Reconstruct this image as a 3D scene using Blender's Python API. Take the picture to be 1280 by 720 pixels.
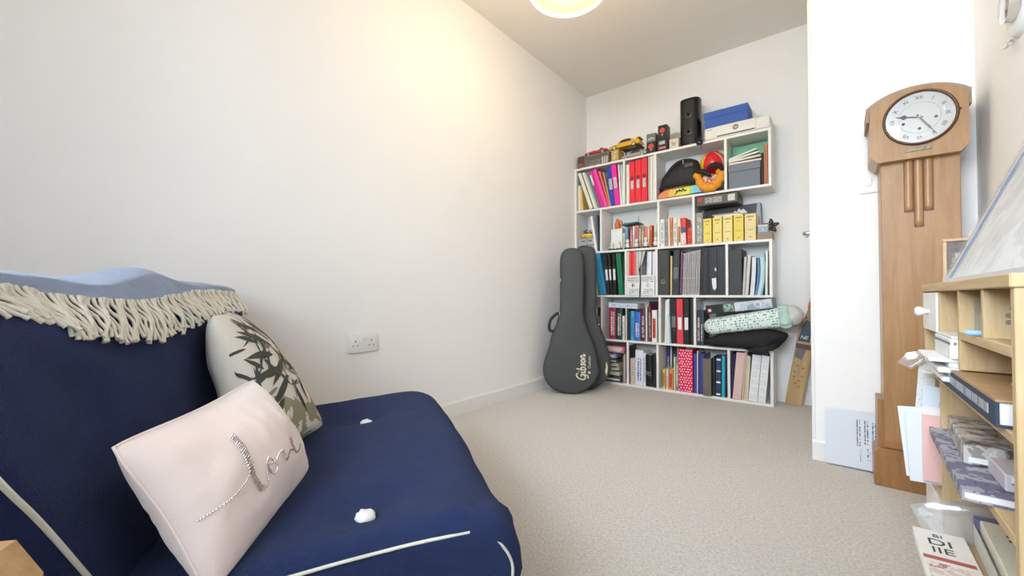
import bpy, bmesh, math, random
from mathutils import Vector, Matrix, noise

for _o in list(bpy.data.objects):
    bpy.data.objects.remove(_o, do_unlink=True)
SC = bpy.context.scene
COL = SC.collection
R = random.Random(7)

# ------------------------------------------------------------------ camera
EYE = 0.6754
_yaw, _pit, _rol = 0.6756, 0.0191, 0.0021
_right = Vector((math.cos(_yaw), math.sin(_yaw), 0))
_fw0 = Vector((-math.sin(_yaw), math.cos(_yaw), 0))
_fw = _fw0 * math.cos(_pit) + Vector((0, 0, 1)) * math.sin(_pit)
_up0 = Vector((0, 0, 1)) * math.cos(_pit) - _fw0 * math.sin(_pit)
_rt = _right * math.cos(_rol) + _up0 * math.sin(_rol)
_up = _up0 * math.cos(_rol) - _right * math.sin(_rol)
cam_data = bpy.data.cameras.new('camera')
cam_data.sensor_width = 36.0
cam_data.lens = 512.754 / 1280 * 36.0
cam_data.clip_start = 0.02
cam = bpy.data.objects.new('camera', cam_data)
_m = Matrix((_rt, _up, -_fw)).transposed().to_4x4()
_m.translation = Vector((0, 0, EYE))
cam.matrix_world = _m
COL.objects.link(cam)
SC.camera = cam

# ------------------------------------------------------------------ light
SC.view_settings.view_transform = 'Standard'
SC.view_settings.look = 'None'
SC.view_settings.gamma = 1.0
SC.view_settings.use_curve_mapping = False
SC.view_settings.exposure = 0.46

world = bpy.data.worlds.new('sky')
SC.world = world
world.use_nodes = True
_bg = world.node_tree.nodes['Background']
_bg.inputs['Color'].default_value = (0.80, 0.90, 1.0, 1)
_bg.inputs['Strength'].default_value = 1.6

# bright overcast daylight outside the window in the wall behind the photographer
_al = bpy.data.lights.new('window_daylight', 'AREA')
_al.shape = 'RECTANGLE'
_al.size, _al.size_y = 5.0, 3.4
_al.energy = 960
_al.color = (0.80, 0.90, 1.0)
_ao = bpy.data.objects.new('window_daylight', _al)
_ao.location = (-0.90, -3.1, 2.55)
_ao.rotation_euler = (math.radians(68), 0, 0)
COL.objects.link(_ao)

# ------------------------------------------------------------------ materials
_MC = {}
def _nodes(name):
    m = bpy.data.materials.new(name)
    m.use_nodes = True
    nt = m.node_tree
    return m, nt, nt.nodes['Principled BSDF']
def _n(nt, kind, **kw):
    n = nt.nodes.new(kind)
    for k, v in kw.items():
        if k in n.inputs: n.inputs[k].default_value = v
        else: setattr(n, k, v)
    return n
def _coord(nt, scale=(1, 1, 1), rot=(0, 0, 0)):
    t = _n(nt, 'ShaderNodeTexCoord'); mp = _n(nt, 'ShaderNodeMapping')
    mp.inputs['Scale'].default_value = scale; mp.inputs['Rotation'].default_value = rot
    nt.links.new(t.outputs['Object'], mp.inputs['Vector'])
    return mp.outputs['Vector']
def _c4(c): return (c[0], c[1], c[2], 1)
def _mix(nt, fac, a, b):
    m = _n(nt, 'ShaderNodeMix', data_type='RGBA')
    for s, v in ((0, fac), (6, a), (7, b)):
        if hasattr(v, 'links'): nt.links.new(v, m.inputs[s])
        else: m.inputs[s].default_value = v if s == 0 else _c4(v)
    return m.outputs[2]
def _math(nt, op, a, b=None):
    m = _n(nt, 'ShaderNodeMath', operation=op)
    for i, v in enumerate((a, b)):
        if v is None: continue
        if hasattr(v, 'links'): nt.links.new(v, m.inputs[i])
        else: m.inputs[i].default_value = v
    return m.outputs[0]
def _sh(c, k): return tuple(min(1, max(0, x * k)) for x in c[:3])
def mat(name, col, rough=.55, var=.08, scale=30, bump=0., bscale=250, metal=0, coat=0, sheen=0, spec=.4, stretch=(1, 1, 1)):
    key = (name, tuple(col), rough, var, scale, bump, bscale, metal)
    if key in _MC: return _MC[key]
    m, nt, b = _nodes(name)
    v = _coord(nt, stretch)
    nz = _n(nt, 'ShaderNodeTexNoise', Scale=scale, Detail=3.0)
    nt.links.new(v, nz.inputs['Vector'])
    nt.links.new(_mix(nt, nz.outputs[0], _sh(col, 1 - var), _sh(col, 1 + var)), b.inputs['Base Color'])
    b.inputs['Roughness'].default_value = rough
    b.inputs['Metallic'].default_value = metal
    b.inputs['Specular IOR Level'].default_value = spec
    b.inputs['Coat Weight'].default_value = coat
    b.inputs['Sheen Weight'].default_value = sheen
    if bump:
        n2 = _n(nt, 'ShaderNodeTexNoise', Scale=bscale, Detail=4.0)
        nt.links.new(v, n2.inputs['Vector'])
        bp = _n(nt, 'ShaderNodeBump', Strength=bump, Distance=.004)
        nt.links.new(n2.outputs[0], bp.inputs['Height'])
        nt.links.new(bp.outputs[0], b.inputs['Normal'])
    _MC[key] = m
    return m
def wood(name, c1, c2, scale=6, stretch=(8, 8, .7), rough=.5, bump=.15, coat=0):
    key = ('wood', name)
    if key in _MC: return _MC[key]
    m, nt, b = _nodes(name)
    v = _coord(nt, stretch)
    nz = _n(nt, 'ShaderNodeTexNoise', Scale=scale, Detail=6.0, Roughness=.6, Distortion=.8)
    nt.links.new(v, nz.inputs['Vector'])
    n2 = _n(nt, 'ShaderNodeTexNoise', Scale=scale * 7, Detail=2.0)
    nt.links.new(v, n2.inputs['Vector'])
    rp = _n(nt, 'ShaderNodeMapRange'); rp.inputs[1].default_value = .32; rp.inputs[2].default_value = .68
    nt.links.new(nz.outputs[0], rp.inputs[0])
    c = _mix(nt, rp.outputs[0], c1, c2)
    f = _math(nt, 'MULTIPLY', n2.outputs[0], .35)
    c = _mix(nt, f, c, _sh(c1, .75))
    nt.links.new(c, b.inputs['Base Color'])
    b.inputs['Roughness'].default_value = rough
    b.inputs['Coat Weight'].default_value = coat
    bp = _n(nt, 'ShaderNodeBump', Strength=bump, Distance=.002)
    nt.links.new(n2.outputs[0], bp.inputs['Height']); nt.links.new(bp.outputs[0], b.inputs['Normal'])
    _MC[key] = m
    return m
def printed(name, base, ink, rows=160, word=90, axis='z', dens=.5, cover=.5, rough=.5, across='x'):
    """paper or packaging with rows of small unreadable print"""
    key = ('print', name)
    if key in _MC: return _MC[key]
    m, nt, b = _nodes(name)
    v = _coord(nt)
    sp = _n(nt, 'ShaderNodeSeparateXYZ'); nt.links.new(v, sp.inputs[0])
    ax = {'x': 0, 'y': 1, 'z': 2}
    row = _math(nt, 'MULTIPLY', sp.outputs[ax[axis]], rows)
    fr = _math(nt, 'FRACT', row); fl = _math(nt, 'FLOOR', row)
    line = _math(nt, 'LESS_THAN', fr, cover)
    cb = _n(nt, 'ShaderNodeCombineXYZ')
    nt.links.new(_math(nt, 'MULTIPLY', sp.outputs[ax[across]], word), cb.inputs[0])
    nt.links.new(_math(nt, 'MULTIPLY', fl, 7.31), cb.inputs[1])
    nz = _n(nt, 'ShaderNodeTexNoise', Scale=1.0, Detail=3.0, Roughness=.75)
    nt.links.new(cb.outputs[0], nz.inputs['Vector'])
    on = _math(nt, 'GREATER_THAN', nz.outputs[0], dens)
    nt.links.new(_mix(nt, _math(nt, 'MULTIPLY', line, on), base, ink), b.inputs['Base Color'])
    b.inputs['Roughness'].default_value = rough
    _MC[key] = m
    return m
def blotch(name, cols, scale=14, rough=.5, bump=0):
    """several colours in irregular patches (photographs, printed packaging)"""
    key = ('blotch', name)
    if key in _MC: return _MC[key]
    m, nt, b = _nodes(name)
    v = _coord(nt)
    nz = _n(nt, 'ShaderNodeTexNoise', Scale=scale, Detail=3.0, Roughness=.6)
    nt.links.new(v, nz.inputs['Vector'])
    cr = _n(nt, 'ShaderNodeValToRGB'); cr.color_ramp.interpolation = 'CONSTANT'
    el = cr.color_ramp.elements
    while len(el) < len(cols): el.new(.5)
    for i, c in enumerate(cols):
        el[i].position = .28 + .44 * i / len(cols) if i else 0
        el[i].color = _c4(c)
    nt.links.new(nz.outputs[0], cr.inputs[0]); nt.links.new(cr.outputs[0], b.inputs['Base Color'])
    b.inputs['Roughness'].default_value = rough
    _MC[key] = m
    return m
def glass(name, tint=(1, 1, 1), gloss=.12, rough=.03, body=0.0, fres=.6):
    """thin clear sheet: see-through, with surface reflections"""
    key = ('glass', name)
    if key in _MC: return _MC[key]
    m = bpy.data.materials.new(name); m.use_nodes = True
    nt = m.node_tree; nt.nodes.clear()
    o = _n(nt, 'ShaderNodeOutputMaterial')
    tr = _n(nt, 'ShaderNodeBsdfTransparent'); tr.inputs[0].default_value = _c4(tint)
    gl = _n(nt, 'ShaderNodeBsdfGlossy'); gl.inputs['Roughness'].default_value = rough
    lw = _n(nt, 'ShaderNodeLayerWeight'); lw.inputs[0].default_value = .35
    nz = _n(nt, 'ShaderNodeTexNoise', Scale=18.0)
    nt.links.new(_coord(nt), nz.inputs['Vector'])
    bp = _n(nt, 'ShaderNodeBump', Strength=.25 if body else .02, Distance=.004)
    nt.links.new(nz.outputs[0], bp.inputs['Height']); nt.links.new(bp.outputs[0], gl.inputs['Normal'])
    f = _math(nt, 'ADD', _math(nt, 'MULTIPLY', lw.outputs['Fresnel'], fres), gloss)
    mx = _n(nt, 'ShaderNodeMixShader')
    nt.links.new(f, mx.inputs[0]); nt.links.new(tr.outputs[0], mx.inputs[1]); nt.links.new(gl.outputs[0], mx.inputs[2])
    last = mx
    if body:
        df = _n(nt, 'ShaderNodeBsdfDiffuse'); df.inputs[0].default_value = (.85, .86, .85, 1)
        m2 = _n(nt, 'ShaderNodeMixShader'); m2.inputs[0].default_value = body
        nt.links.new(mx.outputs[0], m2.inputs[1]); nt.links.new(df.outputs[0], m2.inputs[2]); last = m2
    nt.links.new(last.outputs[0], o.inputs[0])
    _MC[key] = m
    return m
def glow(name, col, strength, base=None):
    m, nt, b = _nodes(name)
    nz = _n(nt, 'ShaderNodeTexNoise', Scale=5.0)
    nt.links.new(_coord(nt), nz.inputs['Vector'])
    nt.links.new(_mix(nt, nz.outputs[0], _sh(col, .97), col), b.inputs['Emission Color'])
    b.inputs['Base Color'].default_value = _c4(base or col)
    b.inputs['Emission Strength'].default_value = strength
    return m

PAINT = mat('wall_paint', (.905, .897, .885), .75, .015, 6, .12, 420)
CEIL = mat('ceiling_paint', (.88, .85, .79), .8, .015, 6, .08, 420)
GLOSSW = mat('white_gloss_trim', (.84, .83, .80), .35, .01, 8)
MELA = mat('white_melamine', (.84, .825, .79), .38, .015, 12)
NAVY = mat('navy_cotton', (.026, .040, .110), .95, .16, 26, .9, 420, sheen=.05, spec=.03)
CREAM = mat('cream_cotton', (.88, .85, .76), .85, .1, 60, .5, 700)
PAPER = mat('paper', (.82, .81, .77), .7, .04, 60)
WHITEP = mat('white_plastic', (.84, .84, .83), .35, .01, 20)
BLACKP = mat('black_plastic', (.012, .012, .013), .4, .1, 30)
CHROME = mat('chrome', (.72, .72, .72), .14, .03, 20, metal=1)
OAK = wood('honey_oak', (.34, .175, .070), (.47, .27, .12), 5, (7, 7, .8), .42, .12, .15)
OAKD = wood('oak_grain_dark', (.30, .135, .045), (.42, .215, .085), 5, (7, 7, .8), .42, .12, .15)
PINE = wood('pale_pine', (.58, .40, .20), (.74, .57, .34), 5, (9, 9, 1.2), .6, .15)
PINEH = wood('pale_pine_long', (.58, .40, .20), (.74, .57, .34), 5, (9, 1.0, 9), .6, .15)

# ------------------------------------------------------------------ mesh helpers
class G:
    def __init__(s): s.v = []; s.f = []; s.mi = []; s.m = Matrix()
    def add(s, V, F, k=0):
        b = len(s.v)
        s.v += [s.m @ Vector(p) for p in V]
        s.f += [tuple(i + b for i in q) for q in F]
        s.mi += [k] * len(F)
        return s
    def box(s, x0, x1, y0, y1, z0, z1, bev=0, k=0, seg=1):
        if x0 > x1: x0, x1 = x1, x0
        if y0 > y1: y0, y1 = y1, y0
        if z0 > z1: z0, z1 = z1, z0
        V = [(x, y, z) for z in (z0, z1) for y in (y0, y1) for x in (x0, x1)]
        F = [(0, 2, 3, 1), (4, 5, 7, 6), (0, 1, 5, 4), (2, 6, 7, 3), (0, 4, 6, 2), (1, 3, 7, 5)]
        if bev:
            bm = bmesh.new()
            vs = [bm.verts.new(p) for p in V]
            for q in F: bm.faces.new([vs[i] for i in q])
            bmesh.ops.bevel(bm, geom=list(bm.edges), offset=bev, segments=seg, profile=.5, affect='EDGES')
            bm.verts.index_update()
            V = [tuple(p.co) for p in bm.verts]; F = [tuple(p.index for p in q.verts) for q in bm.faces]
            bm.free()
        return s.add(V, F, k)
    def prism(s, pts, d0, d1, plane='xz', k=0, bev=0):
        """extrude a 2-D outline; plane xz -> along y, yz -> along x, xy -> along z"""
        def P(a, b, d): return {'xz': (a, d, b), 'yz': (d, a, b), 'xy': (a, b, d)}[plane]
        n = len(pts)
        ar = sum(pts[i][0] * pts[(i + 1) % n][1] - pts[(i + 1) % n][0] * pts[i][1] for i in range(n))
        if (ar > 0) == (plane == 'xz'): pass
        V = [P(a, b, d0) for a, b in pts] + [P(a, b, d1) for a, b in pts]
        F = [tuple(range(n)), tuple(range(2 * n - 1, n - 1, -1))]
        F += [(i, (i + 1) % n, n + (i + 1) % n, n + i)[::-1] for i in range(n)]
        return s.add(V, F, k)
    def tube(s, pts, r, n=6, closed=False, k=0, flat=None):
        pts = [Vector(p) for p in pts]; N = len(pts)
        rr = r if isinstance(r, (list, tuple)) else [r] * N
        V = []; F = []
        prev = None
        for i, p in enumerate(pts):
            a = pts[(i - 1) % N] if (closed or i) else p
            b = pts[(i + 1) % N] if (closed or i < N - 1) else p
            t = (b - a)
            t = t.normalized() if t.length > 1e-9 else Vector((0, 0, 1))
            if prev is None:
                h = Vector((0, 0, 1)) if abs(t.z) < .9 else Vector((1, 0, 0))
                x = h.cross(t).normalized()
            else:
                x = prev - t * prev.dot(t)
                x = x.normalized() if x.length > 1e-9 else prev
            prev = x
            y = t.cross(x)
            for j in range(n):
                an = 2 * math.pi * j / n
                V.append(p + (x * math.cos(an) + y * math.sin(an)) * rr[i])
        for i in range(N if closed else N - 1):
            for j in range(n):
                a = i * n + j; b = i * n + (j + 1) % n
                c = ((i + 1) % N) * n + (j + 1) % n; d = ((i + 1) % N) * n + j
                F.append((a, b, c, d))
        if not closed:
            F.append(tuple(range(n - 1, -1, -1))); F.append(tuple(range((N - 1) * n, N * n)))
        return s.add(V, F, k)
    def lathe(s, prof, n=24, c=(0, 0, 0), axis='z', k=0, caps=True):
        V = []; F = []
        for r, z in prof:
            for j in range(n):
                a = 2 * math.pi * j / n
                x, y = r * math.cos(a), r * math.sin(a)
                V.append({'z': (c[0] + x, c[1] + y, c[2] + z), 'y': (c[0] + x, c[1] + z, c[2] + y), 'x': (c[0] + z, c[1] + x, c[2] + y)}[axis])
        for i in range(len(prof) - 1):
            for j in range(n):
                q = (i * n + j, i * n + (j + 1) % n, (i + 1) * n + (j + 1) % n, (i + 1) * n + j)
                F.append(q if axis != 'y' else q[::-1])
        if caps:
            F.append(tuple(range(n - 1, -1, -1))); F.append(tuple(range((len(prof) - 1) * n, len(prof) * n)))
        return s.add(V, F, k)
    def grid(s, fn, nu, nv, wrap_u=False, wrap_v=False, k=0):
        V = [fn(i / (nu if wrap_u else nu - 1), j / (nv if wrap_v else nv - 1)) for i in range(nu) for j in range(nv)]
        F = []
        for i in range(nu if wrap_u else nu - 1):
            for j in range(nv if wrap_v else nv - 1):
                a, b = i, (i + 1) % nu; c, d = j, (j + 1) % nv
                F.append((a * nv + c, b * nv + c, b * nv + d, a * nv + d))
        return s.add(V, F, k)
    def blob(s, c, r, nu=24, nv=14, p=1.0, amp=0., fs=6., seed=0, k=0):
        """closed super-ellipsoid with noise"""
        def sg(x, e): return math.copysign(abs(x) ** e, x)
        def fn(u, v):
            a = 2 * math.pi * u; b = math.pi * (v - .5)
            d = Vector((sg(math.cos(b), p) * sg(math.cos(a), p), sg(math.cos(b), p) * sg(math.sin(a), p), sg(math.sin(b), p)))
            q = 1 + amp * noise.noise(d * fs * .5 + Vector((seed, 0, 0)))
            return (c[0] + r[0] * d.x * q, c[1] + r[1] * d.y * q, c[2] + r[2] * d.z * q)
        return s.grid(fn, nu, nv, wrap_u=True, k=k)
    def inflate(s, out, c, ty, n=7, amp=0., fs=20., plane='xz', k=0, seed=0, power=.5):
        """cushion-like solid from an outline: flat in its plane, swelling to +-ty at the middle"""
        out = [Vector((a, b)) for a, b in out]; N = len(out)
        cen = sum(out, Vector((0, 0))) / N
        V = []; F = []
        rings = []
        for side in (1, -1):
            for i in range(n + 1):
                t = i / n
                if side == -1 and i == 0: continue
                sc = 1 - t
                ring = []
                for q in out:
                    p = cen + (q - cen) * (1 - t ** 1.4)
                    w = (1 - (1 - t) ** 2) ** power * ty * side
                    nn = amp * noise.noise(Vector((p.x * fs + seed, p.y * fs, side * 3))) * min(1, t * 3)
                    ring.append({'xz': (p.x, c - w - nn * side, p.y), 'yz': (c - w - nn * side, p.x, p.y)}[plane])
                rings.append((side, i, ring))
        base = rings[0][2]
        idx = {}
        for side, i, ring in rings:
            idx[(side, i)] = len(V); V += ring
        idx[(-1, 0)] = idx[(1, 0)]
        for side in (1, -1):
            for i in range(n):
                a, b = idx[(side, i)], idx[(side, i + 1)]
                for j in range(N):
                    q = (a + j, a + (j + 1) % N, b + (j + 1) % N, b + j)
                    F.append(q if side == 1 else q[::-1])
        return s.add(V, F, k)
    def ribbon(s, pts, width, nrm, k=0):
        """flat band along pts lying in the plane whose normal is nrm"""
        pts = [Vector(p) for p in pts]; nrm = Vector(nrm).normalized(); V = []; F = []
        W = width if isinstance(width, (list, tuple)) else [width] * len(pts)
        for i, p in enumerate(pts):
            t = pts[min(i + 1, len(pts) - 1)] - pts[max(i - 1, 0)]
            sd = nrm.cross(t).normalized() * W[i] / 2
            V += [p - sd, p + sd]
        for i in range(len(pts) - 1): F.append((2 * i, 2 * i + 2, 2 * i + 3, 2 * i + 1))
        return s.add(V, F, k)
    def obj(s, name, material, parent=None, smooth=None, fix=True):
        me = bpy.data.meshes.new(name)
        me.from_pydata([tuple(p) for p in s.v], [], s.f)
        mats = material if isinstance(material, (list, tuple)) else [material]
        for m_ in mats: me.materials.append(m_)
        if len(mats) > 1: me.polygons.foreach_set('material_index', s.mi)
        if fix:
            bm = bmesh.new(); bm.from_mesh(me)
            bmesh.ops.remove_doubles(bm, verts=bm.verts, dist=1e-6)
            bmesh.ops.recalc_face_normals(bm, faces=bm.faces)
            bm.to_mesh(me); bm.free()
        if smooth is not None:
            me.polygons.foreach_set('use_smooth', [True] * len(me.polygons))
            me.set_sharp_from_angle(angle=math.radians(smooth))
        me.update()
        o = bpy.data.objects.new(name, me)
        COL.objects.link(o)
        if parent: o.parent = parent
        return o
def g(): return G()
def tag(o, label=None, cat=None, group=None, kind=None):
    if label: o['label'] = label
    if cat: o['category'] = cat
    if group: o['group'] = group
    if kind: o['kind'] = kind
    return o
def thing(name, label, cat, loc=(0, 0, 0), rot=(0, 0, 0), group=None):
    o = bpy.data.objects.new(name, None)
    o.empty_display_size = .05
    o.location = loc; o.rotation_euler = rot
    COL.objects.link(o)
    return tag(o, label, cat, group)
def struct(name, gg, m, smooth=None): return tag(gg.obj(name, m, None, smooth), kind='structure')
def smooth_path(pts, sub=6, closed=False):
    P = [Vector(p) for p in pts]; N = len(P); out = []
    for i in range(N if closed else N - 1):
        p1, p2 = P[i], P[(i + 1) % N]
        p0 = P[(i - 1) % N] if (closed or i) else p1
        p3 = P[(i + 2) % N] if (closed or i + 2 < N) else p2
        for j in range(sub):
            t = j / sub
            out.append(.5 * ((2 * p1) + (p2 - p0) * t + (2 * p0 - 5 * p1 + 4 * p2 - p3) * t * t + (3 * p1 - p0 - 3 * p2 + p3) * t ** 3))
    if not closed: out.append(P[-1])
    return out
def text_mesh(s, size, extrude=.0006, shear=0):
    cu = bpy.data.curves.new('lettering', 'FONT')
    cu.body = s; cu.size = size; cu.extrude = extrude; cu.shear = shear
    cu.align_x = 'CENTER'; cu.align_y = 'CENTER'; cu.resolution_u = 3
    o = bpy.data.objects.new('lettering', cu)
    me = bpy.data.meshes.new_from_object(o)
    bpy.data.objects.remove(o); bpy.data.curves.remove(cu)
    return me
def lettering(s, size, m, parent, loc, rot=(0, 0, 0), name='lettering', extrude=.0006, shear=0):
    me = text_mesh(s, size, extrude, shear)
    me.materials.clear(); me.materials.append(m)
    o = bpy.data.objects.new(name, me)
    COL.objects.link(o); o.parent = parent
    o.location = loc; o.rotation_euler = rot
    return o
FRONT = (math.radians(90), 0, 0)      # lettering standing upright, read from -y

# ------------------------------------------------------------------ the room
XL, XR, YB, YP, YR, HC = -1.7085, .377, 3.165, 2.136, -.78, 2.40
XP = -.087
carpet, _nt, _b = _nodes('beige_carpet')
_v = _coord(_nt)
_n1 = _n(_nt, 'ShaderNodeTexNoise', Scale=120.0, Detail=5.0, Roughness=.75); _nt.links.new(_v, _n1.inputs['Vector'])
_n2 = _n(_nt, 'ShaderNodeTexNoise', Scale=4.0, Detail=3.0); _nt.links.new(_v, _n2.inputs['Vector'])
_r1 = _n(_nt, 'ShaderNodeMapRange'); _r1.inputs[1].default_value = .3; _r1.inputs[2].default_value = .7; _nt.links.new(_n1.outputs[0], _r1.inputs[0])
_cc = _mix(_nt, _r1.outputs[0], (.56, .53, .495), (.92, .89, .85))
_cc = _mix(_nt, _math(_nt, 'MULTIPLY', _n2.outputs[0], .25), _cc, (.68, .645, .61))
_nt.links.new(_cc, _b.inputs['Base Color']); _b.inputs['Roughness'].default_value = .95
_b.inputs['Specular IOR Level'].default_value = .1
_bp = _n(_nt, 'ShaderNodeBump', Strength=.8, Distance=.008); _nt.links.new(_n1.outputs[0], _bp.inputs['Height']); _nt.links.new(_bp.outputs[0], _b.inputs['Normal'])

struct('floor', g().box(XL - .1, XR + .1, YR - .1, YB + .1, -.06, 0), carpet)
struct('ceiling', g().box(XL - .1, XR + .1, YR - .1, YB + .1, HC, HC + .06), CEIL)
struct('wall_left', g().box(XL - .1, XL, YR - .1, YB + .1, 0, HC), PAINT)
struct('wall_back', g().box(XL, XP + .2, YB, YB + .1, 0, HC), PAINT)
struct('wall_right', g().box(XR, XR + .1, YR - .1, YP, 0, HC), PAINT)
# projecting corner block whose left face holds the door
DY0, DY1, DZ = 2.215, 2.975, 1.985
struct('wall_partition', g().box(XP, XR + .1, YP, DY0, 0, HC).box(XP, XR + .1, DY1, YB, 0, HC)
       .box(XP, XR + .1, DY0, DY1, DZ, HC).box(XP + .12, XR + .1, DY0, DY1, 0, DZ), PAINT)
WX0, WX1, WZ0, WZ1 = -1.00, .25, .92, 2.10
struct('wall_rear', g().box(XL, WX0, YR - .1, YR, 0, HC).box(WX1, XR, YR - .1, YR, 0, HC)
       .box(WX0, WX1, YR - .1, YR, 0, WZ0).box(WX0, WX1, YR - .1, YR, WZ1, HC), PAINT)
def skirting(name, x0, y0, x1, y1, nx, ny):
    t, hh = .014, .082
    L = math.hypot(x1 - x0, y1 - y0)
    gg = g()
    gg.m = Matrix(((( x1 - x0) / L, nx, 0, x0), ((y1 - y0) / L, ny, 0, y0), (0, 0, 1, 0), (0, 0, 0, 1)))
    gg.prism([(0, 0), (t, 0), (t, hh - .010), (t - .005, hh), (0, hh)], 0, L, 'yz')
    return struct(name, gg, GLOSSW)
skirting('baseboard_left', XL, YR, XL, 2.953, 1, 0)
skirting('baseboard_back', XL, YB, XP, YB, 0, -1)
skirting('baseboard_partition', XP - .012, YP, XR, YP, 0, -1)
skirting('baseboard_right', XR, YR, XR, YP - .014, -1, 0)
skirting('baseboard_rear', XL + .014, YR, XR - .014, YR, 0, 1)
# door frame and door in the left face of the corner block
struct('trim_1', g().box(XP - .013, XP, YP + .004, DY0 + .012, .0, DZ + .06, .003).box(XP - .013, XP, DY1 - .012, DY1 + .06, .0, DZ + .06, .003)
       .box(XP - .013, XP, DY0 + .012, DY1 - .012, DZ - .012, DZ + .06, .003), GLOSSW)
door = struct('door_1', g().box(XP + .02, XP + .06, DY0 + .004, DY1 - .004, .006, DZ - .004, .002), GLOSSW)
for zz0, zz1 in ((.12, .84), (1.04, 1.86)):
    for yy in (DY0 + .12, DY0 + .43):
        g().box(XP + .017, XP + .021, yy, yy + .24, zz0, zz1, .0015).obj('panel', GLOSSW, door)
hd = g().lathe([(.026, 0), (.026, -.006), (.012, -.008), (.0095, -.05)], 20, (XP + .020, DY0 + .09, .965), 'x').obj('handle', CHROME, door, 40)
g().tube(smooth_path([(XP - .022, DY0 + .088, .965), (XP - .036, DY0 + .098, .965), (XP - .040, DY0 + .135, .966), (XP - .038, DY0 + .215, .966)], 5), .0095, 10).obj('lever', CHROME, hd, 40)
# window behind the photographer
win = struct('window_1', g().box(WX0, WX1, YR - .085, YR - .03, WZ0, WZ0 + .06, .004).box(WX0, WX1, YR - .085, YR - .03, WZ1 - .06, WZ1, .004)
             .box(WX0, WX0 + .06, YR - .085, YR - .03, WZ0 + .06, WZ1 - .06, .004).box(WX1 - .06, WX1, YR - .085, YR - .03, WZ0 + .06, WZ1 - .06, .004)
             .box(-.58, -.52, YR - .085, YR - .03, WZ0 + .06, WZ1 - .06, .004), WHITEP)
for a, b in ((WX0 + .06, -.58), (-.52, WX1 - .06)):
    g().box(a, b, YR - .062, YR - .056, WZ0 + .06, WZ1 - .06).obj('pane', glass('window_glass', gloss=.02), win)
g().box(WX0 - .04, WX1 + .04, YR, YR + .10, WZ0 - .03, WZ0, .005).obj('sill', GLOSSW, win)

# ------------------------------------------------------------------ white staggered shelving against the back wall
SY, SB = 2.954, 3.150            # front and back of the shelving
SX0, SX1 = -1.7075, -.325
TB = .016
BOARDS = (.008, .335, .675, 1.022, 1.364, 1.712)
shelf = thing('shelving_unit', 'tall white open shelving unit with staggered dividers crammed with files and books', 'shelf', (SX0, SY, 0))
def on_shelf(gg): gg.m = Matrix.Translation((-SX0, -SY, 0)); return gg
for zc in BOARDS:
    on_shelf(g()).box(SX0, SX1, SY, SB, zc - TB / 2, zc + TB / 2, .001).obj('shelf_board', MELA, shelf)
UPR = {1: (-1.28, -1.04, -.58), 2: (-1.471, -1.019, -.78), 3: (-1.267, -1.035, -.577), 4: (-1.466, -1.013, -.776), 5: (-1.254, -1.03, -.57)}
ROWZ = {5: (.016, .327), 4: (.343, .667), 3: (.683, 1.014), 2: (1.030, 1.356), 1: (1.372, 1.704)}
for r, xs in UPR.items():
    z0, z1 = ROWZ[r]
    for x in xs: on_shelf(g()).box(x - TB / 2, x + TB / 2, SY, SB, z0, z1, .001).obj('divider', MELA, shelf)
    on_shelf(g()).box(SX0, SX0 + TB, SY, SB, z0, z1, .001).obj('side_panel', MELA, shelf)
    if r in (1, 3, 5): on_shelf(g()).box(SX1 - TB, SX1, SY, SB, z0, z1, .001).obj('side_panel', MELA, shelf)
for r, (x0, x1), (a, b) in ((1, (-1.03, -.60), (0, .62)), (2, (-1.455, -1.24), (0, .84)), (2, (-1.225, -1.035), (0, .88)), (2, (-1.005, -.80), (0, .84)), (4, (-1.45, -1.23), (0, .8))):
    z0, z1 = ROWZ[r]
    on_shelf(g()).box(x0, x1, SB - .012, SB - .004, z0 + (z1 - z0) * a, z0 + (z1 - z0) * b).obj('back_panel', MELA, shelf)
on_shelf(g()).box(-1.2735, -1.2665, SY + .012, SY + .15, .343, .585, .001).obj('bookend', MELA, shelf)

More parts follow.
